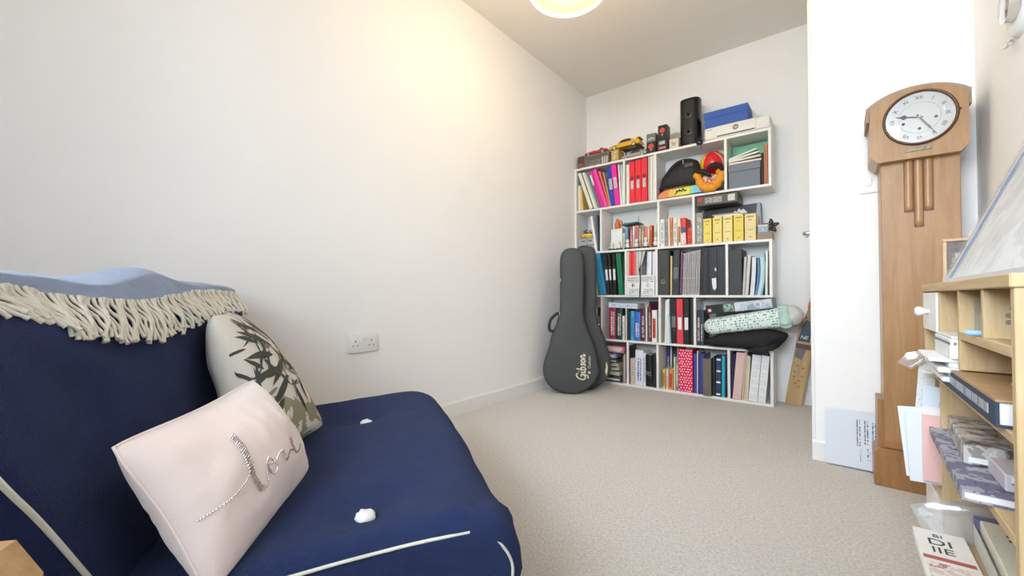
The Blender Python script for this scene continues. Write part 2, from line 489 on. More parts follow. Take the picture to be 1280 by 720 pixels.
LABELM = printed('spine_label', (.85, .85, .83), (.08, .08, .10), 190, 260, 'z', .46, .55)
def cov(c): return mat('cover', c, .42, .05, 25, .03, 300)
def card(c): return mat('card', c, .5, .05, 25)
DOTS = {}
def book_row(r, kind, col, x0, w, deg, L, label, dy=0., depth=None, idx=[0]):
    z0 = ROWZ[r][0] + .0003
    idx[0] += 1
    rr = random.Random(idx[0] * 13)
    d = depth or {'book': .135, 'tri': .14, 'binder': .18, 'polka': .18, 'album': .17, 'squares': .17, 'ringed': .17, 'folder': .178}[kind]
    front = SY + .008 + dy + {'album': -.028 if col[0] < .3 else -.004, 'book': rr.uniform(0, .012), 'folder': rr.uniform(-.002, .006)}.get(kind, 0)
    if r == 2 and -1.46 < x0 < -1.03: front = SY + .062 + rr.uniform(0, .01)
    d = min(d, SB - .014 - front)
    w = max(.004, w - .0006)
    name, cat = {'book': ('paperback_book', 'book'), 'tri': ('paperback_book', 'book'), 'binder': ('ring_binder', 'binder'), 'polka': ('lever_arch_file', 'binder'),
                 'album': ('photo_album', 'album'), 'squares': ('photo_album', 'album'), 'ringed': ('ring_binder', 'binder'), 'folder': ('document_folder', 'folder')}[kind]
    if 'hardback' in label: name = 'hardback_book'
    if 'magazine' in label: name, cat = 'magazine', 'magazine'
    if 'lever arch' in label: name = 'lever_arch_file'
    if 'black album' in label: name, cat = 'photo_album', 'album'
    t = math.radians(deg)
    px = x0 if deg <= 0 else x0 + w        # lean pivots on the lower corner
    o = thing(name, label, cat, (px, front, z0), (0, t, 0))
    off = 0 if deg <= 0 else -w
    def X(a): return a + off
    wt = .0011 if kind == 'folder' else .002
    ct = min(wt, w * .2)
    m = cov(col)
    cg = g()
    # spine gently rounded for books and folders, square for binders
    if kind in ('folder', 'book', 'tri') and w > .008:
        e = min(.004, w * .25)
        cg.prism([(X(0), e), (X(w * .25), e * .25), (X(w * .5), 0), (X(w * .75), e * .25), (X(w), e), (X(w), d), (X(w - ct), d), (X(w - ct), e + ct), (X(ct), e + ct), (X(ct), d), (X(0), d)], 0, L, 'xy')
    else:
        cg.prism([(X(0), 0), (X(w), 0), (X(w), d), (X(w - ct), d), (X(w - ct), ct), (X(ct), ct), (X(ct), d), (X(0), d)], 0, L, 'xy')
    cg.obj('cover', m, o)
    drop = {'book': .004, 'tri': .004, 'folder': .012}.get(kind, .02)
    if w > .0055:
        g().box(X(ct), X(w - ct), max(.006, ct * 2), d - .004, .002, L - drop).obj('pages', PAPER, o)
    e = -.0012
    if kind == 'binder':
        mid = X(w / 2)
        if col[0] > .7 and r == 1 and w > .03 and col[2] < .2:
            g().box(mid - .0105, mid + .0105, e, .0005, L * .34, L * .535, .0004).obj('spine_label', LABELM, o)
            g().lathe([(.0145, 0), (.0145, e), (.009, e * 1.3)], 14, (mid, .0, L * .60), 'y').obj('emblem', mat('dark_print', (.22, .03, .04), .5), o)
            g().lathe([(.0022, 0), (.0022, e)], 10, (mid, 0, L * .30), 'y').obj('rivet', CHROME, o)
        elif 'charcoal' in label:
            g().tube([(mid + .009 * 1.6 * math.cos(a), e, L * .30 + .009 * 1.6 * math.sin(a)) for a in [k * math.pi / 9 for k in range(18)]], .0028, 6, True).obj('finger_ring', CHROME, o, 60)
            g().lathe([(.0125, .0003), (.0125, -.0003)], 18, (mid, 0, L * .30), 'y').obj('ring_hole', mat('ring_hole', (.10, .09, .08), .7), o)
        else:
            if 'green ring' not in label and 'narrow' not in label and 'left of the red' not in label:
                lw = min(.012, w * .36)
                z = .42 if r == 1 else .36 if r == 3 else .32
                g().box(mid - lw, mid + lw, e, .0005, L * z, L * (z + .27), .0004).obj('spine_label', LABELM if r == 1 else WHITEP, o)
            if 'narrow' in label or 'left of the red' in label:
                g().box(mid - w * .38, mid + w * .38, e, .0005, L * .36, L * .62, .0004).obj('spine_label', mat('clear_label', (.17, .18, .19), .25), o)
            for zz in ((.32, .68) if r != 4 else (.30, .66)):
                g().lathe([(.0028, 0), (.0028, e), (.0015, e * 1.5)], 10, (mid, 0, L * zz), 'y').obj('rivet', CHROME, o)
    elif kind == 'polka':
        dg = g()
        for a in range(5):
            for b in range(16):
                cx = X(w * (a + .45 + (b % 2) * .5) / 5.5) + rr.uniform(-.0025, .0025); cz = L * (b + .5) / 16 + rr.uniform(-.003, .003)
                dg.prism([(cx + .0046 * math.cos(q), cz + .0046 * math.sin(q)) for q in [k * math.pi / 3 for k in range(6)]], -.0006, .0003)
        tag(dg.obj('white_dots', WHITEP, o), kind='stuff')
    elif kind == 'tri':
        g().box(X(.001), X(w - .001), -.0008, .003, L * .45, L * .66).obj('spine_print', mat('blue_print', (.06, .10, .25), .5), o)
        g().box(X(.001), X(w - .001), -.0008, .003, L * .02, L * .45).obj('spine_print', printed('white_spine_print', (.82, .80, .76), (.35, .1, .1), 110, 130), o)
    elif kind == 'squares':
        for q in range(6):
            zc = L * (.09 + q * .163); hs = min(w * .36, .017)
            g().box(X(w / 2) - hs, X(w / 2) + hs, -.0018, .001, zc - .015, zc + .015, .0016).obj('embossed_square', mat('embossed_white', (.74, .76, .77), .45), o)
    elif kind == 'ringed':
        for zz in (.06, .36, .64, .93):
            g().box(X(w * .12), X(w * .85), -.0015, .001, L * zz - .006, L * zz + .006, .0006).obj('white_ring', WHITEP, o)
        g().box(X(w * .2), X(w * .78), -.0008, .0005, L * .1, L * .9).obj('spine_panel', mat('navy_panel', (.03, .05, .11), .4), o)
    elif kind == 'album':
        for zz in (.08, .92):
            g().box(X(w * .06), X(w * .94), -.0012, .001, L * zz - .0015, L * zz + .0015).obj('spine_ridge', m, o)
    elif kind == 'book' and w > .012:
        ink = (.05, .09, .42) if 'blue lettering' in label else (.80, .78, .72) if sum(col) < .9 else _sh(col, .25)
        pm = printed('title_' + ('l' if sum(col) < .9 else 'd') + str(idx[0] % 9) + ('b' if 'blue lettering' in label else ''), col, ink, 1 / (w * .34), 150, 'x', .47, .62, across='z')
        key = ('title', idx[0]); _MC.pop(('print', pm.name), None)
        if 'silver lined' not in label and 'three silver' not in label:
            g().box(X(w * .22), X(w * .78), -.0007, .002, L * .12, L * (.6 + .3 * rr.random())).obj('title_print', pm, o)
        if 'three silver' in label:
            for q in range(3):
                g().ribbon(smooth_path([(X(w * .06), -.0012, L * (.50 - q * .05)), (X(w * .5), -.0016, L * (.46 - q * .05)), (X(w * .94), -.0012, L * (.45 - q * .05))], 4), .003, (0, -1, 0)).obj('silver_line', CHROME, o, fix=False)
    elif kind == 'folder' and 'white label' in label:
        g().box(X(.004), X(.016), -.001, .003, L * .62, L * .9).obj('spine_label', WHITEP, o)
    return o

# row, kind, colour, left edge, thickness, lean in degrees, height, label
ROWS = [
 (1, 'folder', (0.33, 0.38, 0.4), -1.6905, 0.0085, 0, 0.317, 'slim grey folder upright against the left end of the top shelf row'),
 (1, 'folder', (0.8, 0.72, 0.52), -1.681, 0.022, 0, 0.21, 'cream magazine file sagging open beside the slim grey folder'),
 (1, 'folder', (0.72, 0.5, 0.16), -1.6575, 0.025, -5, 0.175, 'ochre envelope folder leaning in the top left compartment'),
 (1, 'folder', (0.8, 0.76, 0.62), -1.5735, 0.03, -19.6, 0.323, 'ivory document folder leaning left beside the ochre envelope'),
 (1, 'folder', (0.1, 0.09, 0.07), -1.5405, 0.0049, -19.6, 0.325, 'thin black folder between the two ivory folders, top left compartment'),
 (1, 'folder', (0.8, 0.77, 0.66), -1.5343, 0.0197, -19.5, 0.325, 'narrower ivory document folder leaning left of the teal one'),
 (1, 'folder', (0.55, 0.62, 0.55), -1.5123, 0.0122, -19.5, 0.325, 'pale grey-green folder leaning just left of the teal folder'),
 (1, 'folder', (0.1, 0.3, 0.33), -1.4983, 0.0139, -19, 0.325, 'teal folder leaning in the top left compartment'),
 (1, 'folder', (0.55, 0.03, 0.22), -1.4827, 0.032, -18.5, 0.321, 'dark magenta folder with a white label, leaning left of the hot pink one'),
 (1, 'folder', (0.87, 0.06, 0.42), -1.4482, 0.0322, -18.3, 0.33, 'hot pink plastic folder leaning, thickest in the top left compartment'),
 (1, 'folder', (0.8, 0.16, 0.09), -1.4134, 0.017, -16.5, 0.306, 'orange-red folder leaning right of the hot pink plastic folder'),
 (1, 'folder', (0.62, 0.57, 0.48), -1.3949, 0.0058, -13, 0.29, 'thin beige card folder wedged left of the blue ring binder'),
 (1, 'binder', (0.03, 0.06, 0.42), -1.3882, 0.0363, -6.6, 0.314, 'royal blue ring binder leaning beside the pink one on top row'),
 (1, 'binder', (0.86, 0.03, 0.33), -1.3509, 0.0382, -6.5, 0.323, 'bright pink ring binder with printed spine label beside the blue one'),
 (1, 'folder', (0.84, 0.86, 0.84), -1.3108, 0.0113, -3.8, 0.316, 'white folder standing right of the bright pink ring binder'),
 (1, 'folder', (0.72, 0.8, 0.78), -1.2987, 0.0089, -2.1, 0.313, 'pale aqua folder pressed against the divider left of the red files'),
 (1, 'folder', (0.84, 0.8, 0.7), -1.2643, 0.0238, 0.2, 0.299, 'cream folder left of the three red lever arch files'),
 (1, 'binder', (0.8, 0.03, 0.05), -1.235, 0.0413, -1.1, 0.316, 'red lever arch file, leftmost of the three on the top row'),
 (1, 'binder', (0.8, 0.03, 0.05), -1.1914, 0.0437, -0.5, 0.321, 'red lever arch file, middle of the three on the top row'),
 (1, 'binder', (0.8, 0.03, 0.05), -1.1454, 0.0443, -0.2, 0.325, 'red lever arch file, rightmost of the three on the top row'),
 (1, 'folder', (0.55, 0.52, 0.46), -1.0967, 0.0119, 0.0, 0.334, 'grey folder just right of the three red lever arch files'),
 (1, 'folder', (0.82, 0.79, 0.7), -1.0833, 0.0176, 0.2, 0.327, 'off-white magazine file right of the red files, beside the grey folder'),
 (1, 'folder', (0.86, 0.84, 0.78), -1.0642, 0.0102, 0.3, 0.328, 'white folder against the divider left of the black bag'),
 (2, 'folder', (0.86, 0.86, 0.82), -1.5279, 0.0207, -9.1, 0.29, "white papers curving upright in the second row's far left compartment"),
 (2, 'folder', (0.09, 0.11, 0.16), -1.506, 0.0113, -2.5, 0.288, 'dark navy folder behind the curving white papers, second row'),
 (2, 'book', (0.84, 0.8, 0.66), -1.3184, 0.0138, 0.2, 0.133, 'cream paperback standing right of the white box, second row'),
 (2, 'book', (0.25, 0.38, 0.48), -1.303, 0.0233, 0.2, 0.173, 'slate blue paperback behind the little white figurines'),
 (2, 'book', (0.62, 0.06, 0.1), -1.2607, 0.0159, 0.2, 0.176, 'crimson paperback behind the white figurines'),
 (2, 'book', (0.85, 0.8, 0.74), -1.2433, 0.0157, 0.7, 0.182, 'white paperback between the crimson and rose pink books'),
 (2, 'book', (0.68, 0.22, 0.26), -1.226, 0.028, 1.2, 0.184, 'rose pink hardback behind the white figurines'),
 (2, 'book', (0.3, 0.19, 0.1), -1.1965, 0.0231, 0.7, 0.176, 'brown hardback right of the rose pink hardback'),
 (2, 'book', (0.35, 0.26, 0.15), -1.1719, 0.0213, 0.2, 0.171, 'olive brown hardback in the middle of the second row'),
 (2, 'book', (0.7, 0.22, 0.14), -1.1491, 0.0241, 0.8, 0.165, 'brick orange paperback behind the white figurines'),
 (2, 'book', (0.8, 0.76, 0.68), -1.1235, 0.012, 0.3, 0.158, 'ivory paperback left of the thin bright orange book'),
 (2, 'book', (0.78, 0.18, 0.05), -1.11, 0.0178, 1.2, 0.174, 'bright orange paperback, last before the pale books of the second row'),
 (2, 'book', (0.82, 0.78, 0.66), -1.0775, 0.0147, 0.7, 0.179, 'cream paperback behind the rightmost white figurine'),
 (2, 'book', (0.6, 0.56, 0.46), -1.0613, 0.0131, 0.3, 0.181, 'stone coloured paperback right of the cream one by the divider'),
 (2, 'book', (0.84, 0.82, 0.74), -1.0468, 0.0145, 0.3, 0.179, 'ivory paperback touching the divider behind the rightmost figurine'),
 (2, 'book', (0.78, 0.77, 0.73), -1.01, 0.0305, -0.8, 0.197, 'white paperback leftmost in the third compartment of the second row'),
 (2, 'book', (0.35, 0.35, 0.34), -0.9781, 0.0238, -0.8, 0.197, 'grey paperback second in the third compartment of the second row'),
 (2, 'book', (0.82, 0.76, 0.55), -0.9529, 0.0126, -0.9, 0.2, 'cream paperback left of the orange one in the second row'),
 (2, 'book', (0.82, 0.25, 0.08), -0.9348, 0.0152, -1.3, 0.201, 'orange paperback between white books, second row third compartment'),
 (2, 'book', (0.84, 0.82, 0.78), -0.9183, 0.0247, -0.1, 0.196, 'white paperback right of the orange one, second row'),
 (2, 'book', (0.82, 0.78, 0.56), -0.8896, 0.0243, -1.3, 0.196, 'white and yellow paperback left of the tricolour book, second row'),
 (2, 'tri', (0.8, 0.06, 0.04), -0.8639, 0.0346, -2.1, 0.19, 'red, blue and white paperback beside the short red one'),
 (2, 'book', (0.8, 0.07, 0.04), -0.8267, 0.0367, -0.3, 0.118, 'short red paperback at the right end of the third compartment'),
 (3, 'folder', (0.45, 0.06, 0.06), -1.5693, 0.0107, -0.9, 0.322, 'dark red folder half hidden behind the guitar cases'),
 (3, 'folder', (0.66, 0.66, 0.66), -1.5270, 0.0280, -8.0, 0.306, 'grey plastic document wallet behind the blue folder'),
 (3, 'folder', (0.03, 0.3, 0.58), -1.4868, 0.0573, -10.0, 0.329, 'bright blue plastic folder leaning out beside the guitar cases'),
 (3, 'binder', (0.02, 0.02, 0.02), -1.4253, 0.0268, -5.1, 0.316, 'black ring binder with white label, first right of the blue folder'),
 (3, 'binder', (0.02, 0.02, 0.02), -1.395, 0.0214, -4.1, 0.318, 'black ring binder with white label, second right of the blue folder'),
 (3, 'binder', (0.02, 0.02, 0.02), -1.3701, 0.0262, -1.9, 0.318, 'black ring binder with white label, left of the green binder'),
 (3, 'binder', (0.02, 0.2, 0.09), -1.3259, 0.0385, -4.2, 0.321, 'green ring binder with white rivets in the middle row'),
 (3, 'folder', (0.05, 0.05, 0.05), -1.2857, 0.0072, -1.9, 0.306, 'thin black magazine right of the green ring binder'),
 (3, 'folder', (0.8, 0.7, 0.58), -1.2595, 0.0134, 0.2, 0.326, 'cream folder left of the red ones behind white magazine files'),
 (3, 'folder', (0.72, 0.12, 0.08), -1.2445, 0.0126, 0.2, 0.326, 'narrow brick red folder behind the left white magazine file'),
 (3, 'folder', (0.86, 0.04, 0.05), -1.2304, 0.0341, 0.2, 0.327, 'bright red folder behind the left white magazine file'),
 (3, 'folder', (0.55, 0.53, 0.5), -1.1947, 0.0245, 0.2, 0.325, 'grey magazine behind the white magazine files'),
 (3, 'folder', (0.75, 0.73, 0.7), -1.1687, 0.0152, 0.2, 0.327, 'pale grey magazine behind the black tagged strap'),
 (3, 'folder', (0.8, 0.82, 0.9), -1.1137, 0.0347, 0.9, 0.318, 'lilac white folder behind the right white magazine file'),
 (3, 'folder', (0.85, 0.78, 0.8), -1.0702, 0.0233, 0.5, 0.317, 'pinkish white folder at the right end behind the white magazine files'),
 (3, 'binder', (0.06, 0.06, 0.055), -1.0267, 0.0749, 0.3, 0.319, 'wide charcoal lever arch file with chrome finger ring'),
 (3, 'folder', (0.015, 0.015, 0.015), -0.9505, 0.0077, 0.7, 0.316, 'slim black folder right of the charcoal lever arch file'),
 (3, 'folder', (0.72, 0.58, 0.22), -0.9421, 0.0124, 0.6, 0.277, 'thin mustard and navy tube shaped folder beside charcoal lever arch file'),
 (3, 'binder', (0.04, 0.045, 0.05), -0.9269, 0.0409, 2.3, 0.314, 'dark grey narrow ring binder right of the mustard strip'),
 (3, 'folder', (0.04, 0.04, 0.04), -0.8847, 0.0054, 0.8, 0.31, 'thin black folder left of the purple magazine'),
 (3, 'folder', (0.22, 0.08, 0.18), -0.8779, 0.0134, 1.8, 0.302, 'purple magazine at the left of the white magazine run'),
 (4, 'book', (0.3, 0.1, 0.1), -1.5699, 0.016, -0.3, 0.232, 'slim dusky red paperback beside the guitar case in the fourth row'),
 (4, 'book', (0.75, 0.73, 0.68), -1.5521, 0.0193, -0.3, 0.237, 'slim white paperback behind the guitar case in the fourth row'),
 (4, 'book', (0.62, 0.58, 0.46), -1.531, 0.021, -0.3, 0.237, 'beige paperback half hidden by the guitar case in the fourth row'),
 (4, 'book', (0.02, 0.02, 0.02), -1.5083, 0.0208, -0.3, 0.241, 'black paperback against the divider beside the guitar case, fourth row'),
 (4, 'book', (0.34, 0.02, 0.07), -1.4093, 0.0563, 0.1, 0.243, 'dark red hardback under the flat pale blue book'),
 (4, 'book', (0.02, 0.05, 0.05), -1.3514, 0.047, 0.6, 0.237, 'dark green hardback under the flat pale blue book'),
 (4, 'book', (0.8, 0.78, 0.7), -1.3012, 0.0192, -0.3, 0.181, 'small cream paperback left of the thin white bookend'),
 (4, 'book', (0.05, 0.04, 0.03), -1.263, 0.011, 0.2, 0.231, 'thin black paperback right of the white bookend'),
 (4, 'book', (0.01, 0.05, 0.12), -1.2504, 0.0126, 0.2, 0.216, 'thin navy paperback left of the sky blue one'),
 (4, 'book', (0.08, 0.42, 0.72), -1.2363, 0.0233, 0.2, 0.22, 'sky blue paperback in the fourth row'),
 (4, 'book', (0.05, 0.17, 0.55), -1.2114, 0.0505, 0.2, 0.214, 'royal blue paperback in the fourth row'),
 (4, 'book', (0.12, 0.02, 0.04), -1.1549, 0.0331, -0.5, 0.241, 'maroon hardback right of the royal blue paperback'),
 (4, 'book', (0.8, 0.8, 0.76), -1.1204, 0.0104, -0.1, 0.253, 'slim white paperback right of the maroon hardback'),
 (4, 'book', (0.18, 0.02, 0.04), -1.0966, 0.0176, -1.3, 0.268, 'dark wine red hardback left of the white paperback'),
 (4, 'book', (0.84, 0.83, 0.8), -1.0775, 0.0363, 0.2, 0.23, "white paperback at right end of the fourth row's second compartment"),
 (4, 'folder', (0.8, 0.79, 0.74), -0.9843, 0.0196, 1.5, 0.305, "white magazine leaning at the left of fourth row's third compartment"),
 (4, 'folder', (0.8, 0.83, 0.82), -0.9633, 0.0139, 0.2, 0.311, 'second white magazine leaning left of the pale blue folder'),
 (4, 'folder', (0.45, 0.6, 0.7), -0.948, 0.011, -2.2, 0.206, 'pale blue folder left of the black and red ring binders'),
 (4, 'binder', (0.015, 0.015, 0.015), -0.9342, 0.0368, -0.7, 0.309, 'black ring binder left of the red one in the fourth row'),
 (4, 'binder', (0.75, 0.05, 0.07), -0.8947, 0.0416, -0.7, 0.313, 'red ring binder between two black ones in the fourth row'),
 (4, 'binder', (0.015, 0.015, 0.015), -0.8504, 0.0355, 0.1, 0.313, 'black ring binder with white label right of the red one'),
 (4, 'folder', (0.02, 0.02, 0.02), -0.8123, 0.0285, 0.3, 0.315, 'plain black folder at the divider, right of the black ring binder'),
 (5, 'folder', (0.35, 0.22, 0.16), -1.2974, 0.0127, 0.2, 0.208, 'thin brown folder beside the divider at the bottom left'),
 (5, 'folder', (0.6, 0.56, 0.5), -1.2831, 0.0079, -0.2, 0.217, 'thin beige folder touching the divider at the bottom left'),
 (5, 'book', (0.03, 0.03, 0.03), -1.2539, 0.0102, 0.2, 0.288, "black thin book at the left end of the bottom row's second compartment"),
 (5, 'book', (0.7, 0.45, 0.4), -1.2421, 0.0372, 0.2, 0.191, 'white and red paperback in the bottom row left of the blue lettered one'),
 (5, 'book', (0.8, 0.82, 0.86), -1.2034, 0.0593, 0.6, 0.258, 'thick white book with blue lettering on the bottom row'),
 (5, 'book', (0.8, 0.8, 0.8), -1.1426, 0.0179, 0.2, 0.241, 'plain white book between blue lettered book and black album'),
 (5, 'book', (0.01, 0.01, 0.01), -1.1202, 0.0456, -0.9, 0.228, 'black album with three silver lines on the spine'),
 (5, 'book', (0.02, 0.022, 0.025), -1.0702, 0.0346, -0.1, 0.244, 'plain black album at the right end beside the silver lined one'),
 (5, 'book', (0.8, 0.62, 0.16), -0.9972, 0.0169, 0.3, 0.14, 'short yellow paperback in the bottom row'),
 (5, 'book', (0.8, 0.68, 0.62), -0.9761, 0.0167, 0.3, 0.141, 'short pale pink paperback between yellow and orange ones'),
 (5, 'book', (0.72, 0.3, 0.1), -0.958, 0.0303, 0.9, 0.141, 'short orange paperback in the bottom row'),
 (5, 'book', (0.8, 0.7, 0.4), -0.9236, 0.0109, 0.3, 0.229, 'slim straw coloured paperback left of the grey one'),
 (5, 'book', (0.25, 0.26, 0.23), -0.9113, 0.023, 0.6, 0.237, 'grey paperback left of the polka dot file'),
 (5, 'polka', (0.78, 0.02, 0.1), -0.8856, 0.0934, -0.2, 0.292, 'crimson lever arch file with white polka dots'),
 (5, 'folder', (0.06, 0.08, 0.35), -0.7896, 0.0218, 0.1, 0.269, 'slim royal blue folder right of the polka dot file'),
 (5, 'folder', (0.7, 0.7, 0.66), -0.7672, 0.007, 0.5, 0.288, 'thin white folder between the two royal blue ones'),
 (5, 'folder', (0.05, 0.06, 0.27), -0.7564, 0.0315, 0.9, 0.269, 'thick royal blue folder left of the taupe album'),
 (5, 'album', (0.17, 0.14, 0.12), -0.7211, 0.0494, -0.2, 0.245, 'taupe cloth photo album jutting out of the bottom shelf'),
 (5, 'folder', (0.03, 0.04, 0.05), -0.6681, 0.0146, -0.2, 0.257, 'dark plastic wallet right of the taupe album'),
 (5, 'ringed', (0.02, 0.035, 0.08), -0.6511, 0.0336, 0.9, 0.26, 'navy file with white rings down its spine'),
 (5, 'folder', (0.03, 0.45, 0.56), -0.6163, 0.019, 0.7, 0.268, 'turquoise folder right of the navy ringed file'),
 (5, 'folder', (0.02, 0.03, 0.08), -0.5961, 0.0106, 0.1, 0.273, 'navy folder pressed against the divider right of the turquoise one'),
 (5, 'folder', (0.012, 0.018, 0.06), -0.5762, 0.0243, 4.8, 0.288, 'navy folder leaning at the left of the pink album'),
 (5, 'album', (0.72, 0.5, 0.47), -0.5506, 0.0477, 5.0, 0.3, 'thick blush pink album leaning in the bottom right compartment'),
 (5, 'folder', (0.68, 0.5, 0.4), -0.5016, 0.0124, 4.2, 0.306, 'dusky peach folder right of the blush pink album'),
 (5, 'folder', (0.66, 0.58, 0.42), -0.4881, 0.0112, 4.0, 0.286, 'beige folder, left of the two leaning beside the white albums'),
 (5, 'folder', (0.72, 0.66, 0.52), -0.4758, 0.0122, 3.4, 0.28, 'pale straw folder touching the white squared albums'),
 (5, 'squares', (0.82, 0.83, 0.82), -0.4614, 0.0479, 5.0, 0.292, 'white album with embossed squares, left of the two'),
 (5, 'squares', (0.82, 0.83, 0.82), -0.4112, 0.0415, 5.1, 0.292, 'white album with embossed squares, right of the two'),
]
for _r in ROWS: book_row(*_r)
# taller books behind the short ones on the bottom row, and the run of white magazines
for _x, _w, _h, _c, _l in ((-1.012, .022, .29, (.03, .05, .20), 'tall navy book standing behind the short yellow paperback'),
                           (-.986, .012, .288, (.80, .78, .72), 'tall thin white book behind the short pale pink paperback'),
                           (-.970, .028, .287, (.02, .02, .025), 'tall black book behind the short orange paperback'),
                           (-.940, .022, .283, (.55, .30, .32), 'tall mauve pink book behind the slim straw coloured paperback')):
    book_row(5, 'book', _c, _x - .004, _w, 0, _h, _l, dy=.0, depth=.03).location.y = SY + .155
MAGW = (.0135, .012, .014, .0125, .013, .012, .0145, .0125)
_x = -.8605
for i, _w in enumerate(MAGW):
    o = thing('magazine', ('leftmost', 'second', 'third', 'fourth', 'fifth', 'sixth', 'seventh', 'rightmost')[i] + ' striped white magazine from the left in the long middle row run', 'magazine', (_x, SY + .006 + R.uniform(0, .006), .6833), (0, math.radians(2.0), 0), 'magazines of the long run on the middle row')
    L = .288 + i * .0025
    g().box(0, _w - .0008, 0, .17, 0, L, .001).obj('pages', mat('magazine_paper', (.76, .74, .70), .45), o)
    g().box(.0008, _w * .35, -.0006, .002, .006, L - .006).obj('spine_strip', printed('magazine_spine_%d' % (i % 3), (.80, .78, .74), ((.05, .05, .05), (.25, .08, .16), (.12, .14, .2))[i % 3], 160, 90, 'x', .42, .9, across='z'), o)
    g().box(_w * .55, _w * .80, -.0006, .002, .004, L - .004).obj('spine_strip', mat('grey_spine', (.12, .11, .12), .5), o)
    _x += _w + .0012
for _x, _w, _h, _c, _l in ((-.7335, .046, .318, (.010, .010, .011), 'glossy black lever arch file right of the white magazine run'),
                           (-.6860, .048, .318, (.016, .020, .026), 'blue-black lever arch file with a torn white tag'),
                           (-.6365, .048, .322, (.014, .017, .022), 'dark ring file touching the divider of the middle row, right end')):
    o = book_row(3, 'album', _c, _x, _w, 0, _h, _l)
    o.name = 'lever_arch_file'; o['category'] = 'binder'; o.location.y = SY + .008
    g().box(_w * .40, _w * .58, -.001, .0005, .02, _h - .02, .0004).obj('spine_gloss_strip', mat('blue_black_gloss', (.05, .065, .085), .2), o)
    if 'torn' in _l:
        g().prism([(.018, .11), (.044, .115), (.046, .05), (.034, .03), (.024, .045), (.020, .07)], -.004, -.0012).obj('paper_tag', PAPER, o)
        g().prism([(.034, .17), (.040, .185), (.047, .17), (.042, .155)], -.004, -.0012).obj('paper_tag', PAPER, o)

# right compartment of the middle row: box file, papers, wallets
o = thing('box_file', 'charcoal box file at the left of the middle row right compartment', 'box file', (-.566, SY + .006, .6833))
g().box(0, .074, 0, .18, 0, .293, .0015).obj('body', mat('charcoal_card', (.055, .06, .065), .6, .1, 30, .2, 300), o)
g().box(.002, .072, .004, .178, .293, .296).obj('lid_edge', mat('charcoal_card_edge', (.03, .032, .035), .6), o)
def slab(name, label, cat, x, w, h, deg, m, row=3, d=.17, y=None, curve=0., z=None, group=None):
    """thin sheaf, optionally bowed along its height"""
    o = thing(name, label, cat, (x, (SY + .006) if y is None else y, (ROWZ[row][0] + .0004) if z is None else z), (0, math.radians(deg), 0), group)
    n = 9
    pts = []
    for i in range(n): t = i / (n - 1); pts.append((curve * math.sin(math.pi * t * .9), t * h))
    prof = pts + [(a + w, b) for a, b in reversed(pts)]
    g().prism(prof, 0, d).obj('sheaf', m, o)
    return o, pts
for _x, _w, _h, _dg, _c, _cv, _l in (
        (-.4895, .014, .245, 3, (.50, .48, .46), 0, 'grey paper folder right of the charcoal box file'),
        (-.4740, .016, .255, 4, (.66, .63, .59), 0, 'pale taupe paper folder second right of the charcoal box file'),
        (-.4480, .022, .240, 3, (.70, .75, .79), .004, 'pale blue-grey folder bowed beside the clear wallet, middle row'),
        (-.4220, .012, .235, 3, (.10, .22, .42), .010, 'thin navy edged folder between pale blue folders'),
        (-.4080, .018, .240, 3, (.50, .68, .76), .012, 'light blue folder bowed outward on the middle row right side'),
        (-.3880, .007, .262, 2, (.25, .52, .48), .012, 'thin sea green plastic wallet right of the light blue folder'),
        (-.3650, .012, .275, 1, (.78, .79, .77), 0, 'white folder against the right side panel of the middle row')):
    slab('document_folder', _l, 'folder', _x, _w, _h, _dg, card(_c), 3, .16, None, _cv)

# two white magazine files with printed fronts on the middle row
for _x, _l, ink in ((-1.254, 'white printed magazine file with a red half circle, left of the hanging strap', (.35, .03, .08)), (-1.144, 'white printed magazine file with a pale circle, right of the hanging strap', (.6, .62, .66))):
    o = thing('magazine_file', _l, 'magazine file', (_x, SY - .012, .6835))
    g().box(0, .100, 0, .004, 0, .145, .0008).obj('front', WHITEP, o)
    g().box(.006, .094, -.0008, .0005, .095, .136).obj('print', printed('file_print', (.84, .84, .83), (.10, .10, .12), 75, 90, 'z', .45, .45), o)
    g().box(.018, .088, -.0008, .0005, .012, .045).obj('print', printed('file_print_small', (.84, .84, .83), (.12, .12, .14), 95, 110, 'z', .48, .5), o)
    g().tube([(.052 + .012 * math.cos(a), -.0006, .072 + .012 * math.sin(a)) for a in [k * math.pi / 10 for k in range(20)]], .0011, 4, True).obj('circle_mark', BLACKP, o)
    g().prism([(.052, .060)] + [(.052 - .012 * math.cos(a), .072 + .012 * math.sin(a)) for a in [-math.pi / 2 + k * math.pi / 8 for k in range(9)]] + [(.052, .084)], -.0009, .0004).obj('half_disc', mat('half_disc', ink, .5), o)
o = thing('tagged_strap', 'black cord with a metal clip hanging in front of the white magazine files', 'strap', (-1.15, SY - .016, .66))
g().tube(smooth_path([(.020, -.002, .33), (.008, -.004, .26), (.002, -.004, .20), (.004, -.004, .12), (-.001, -.004, .06), (.0, -.004, .004)], 6), .0035, 6).obj('cord', BLACKP, o, 60)
g().box(-.006, .006, -.011, .003, .195, .222, .003).obj('knot', BLACKP, o)
g().prism([(.006, .24), (.022, .25), (.045, .345), (.026, .345)], -.010, -.004).obj('clip', mat('brushed_metal', (.55, .55, .52), .3, metal=1), o)
g().prism([(.024, .25), (.034, .27), (.056, .34), (.046, .345)], -.009, -.003).obj('webbing', BLACKP, o)

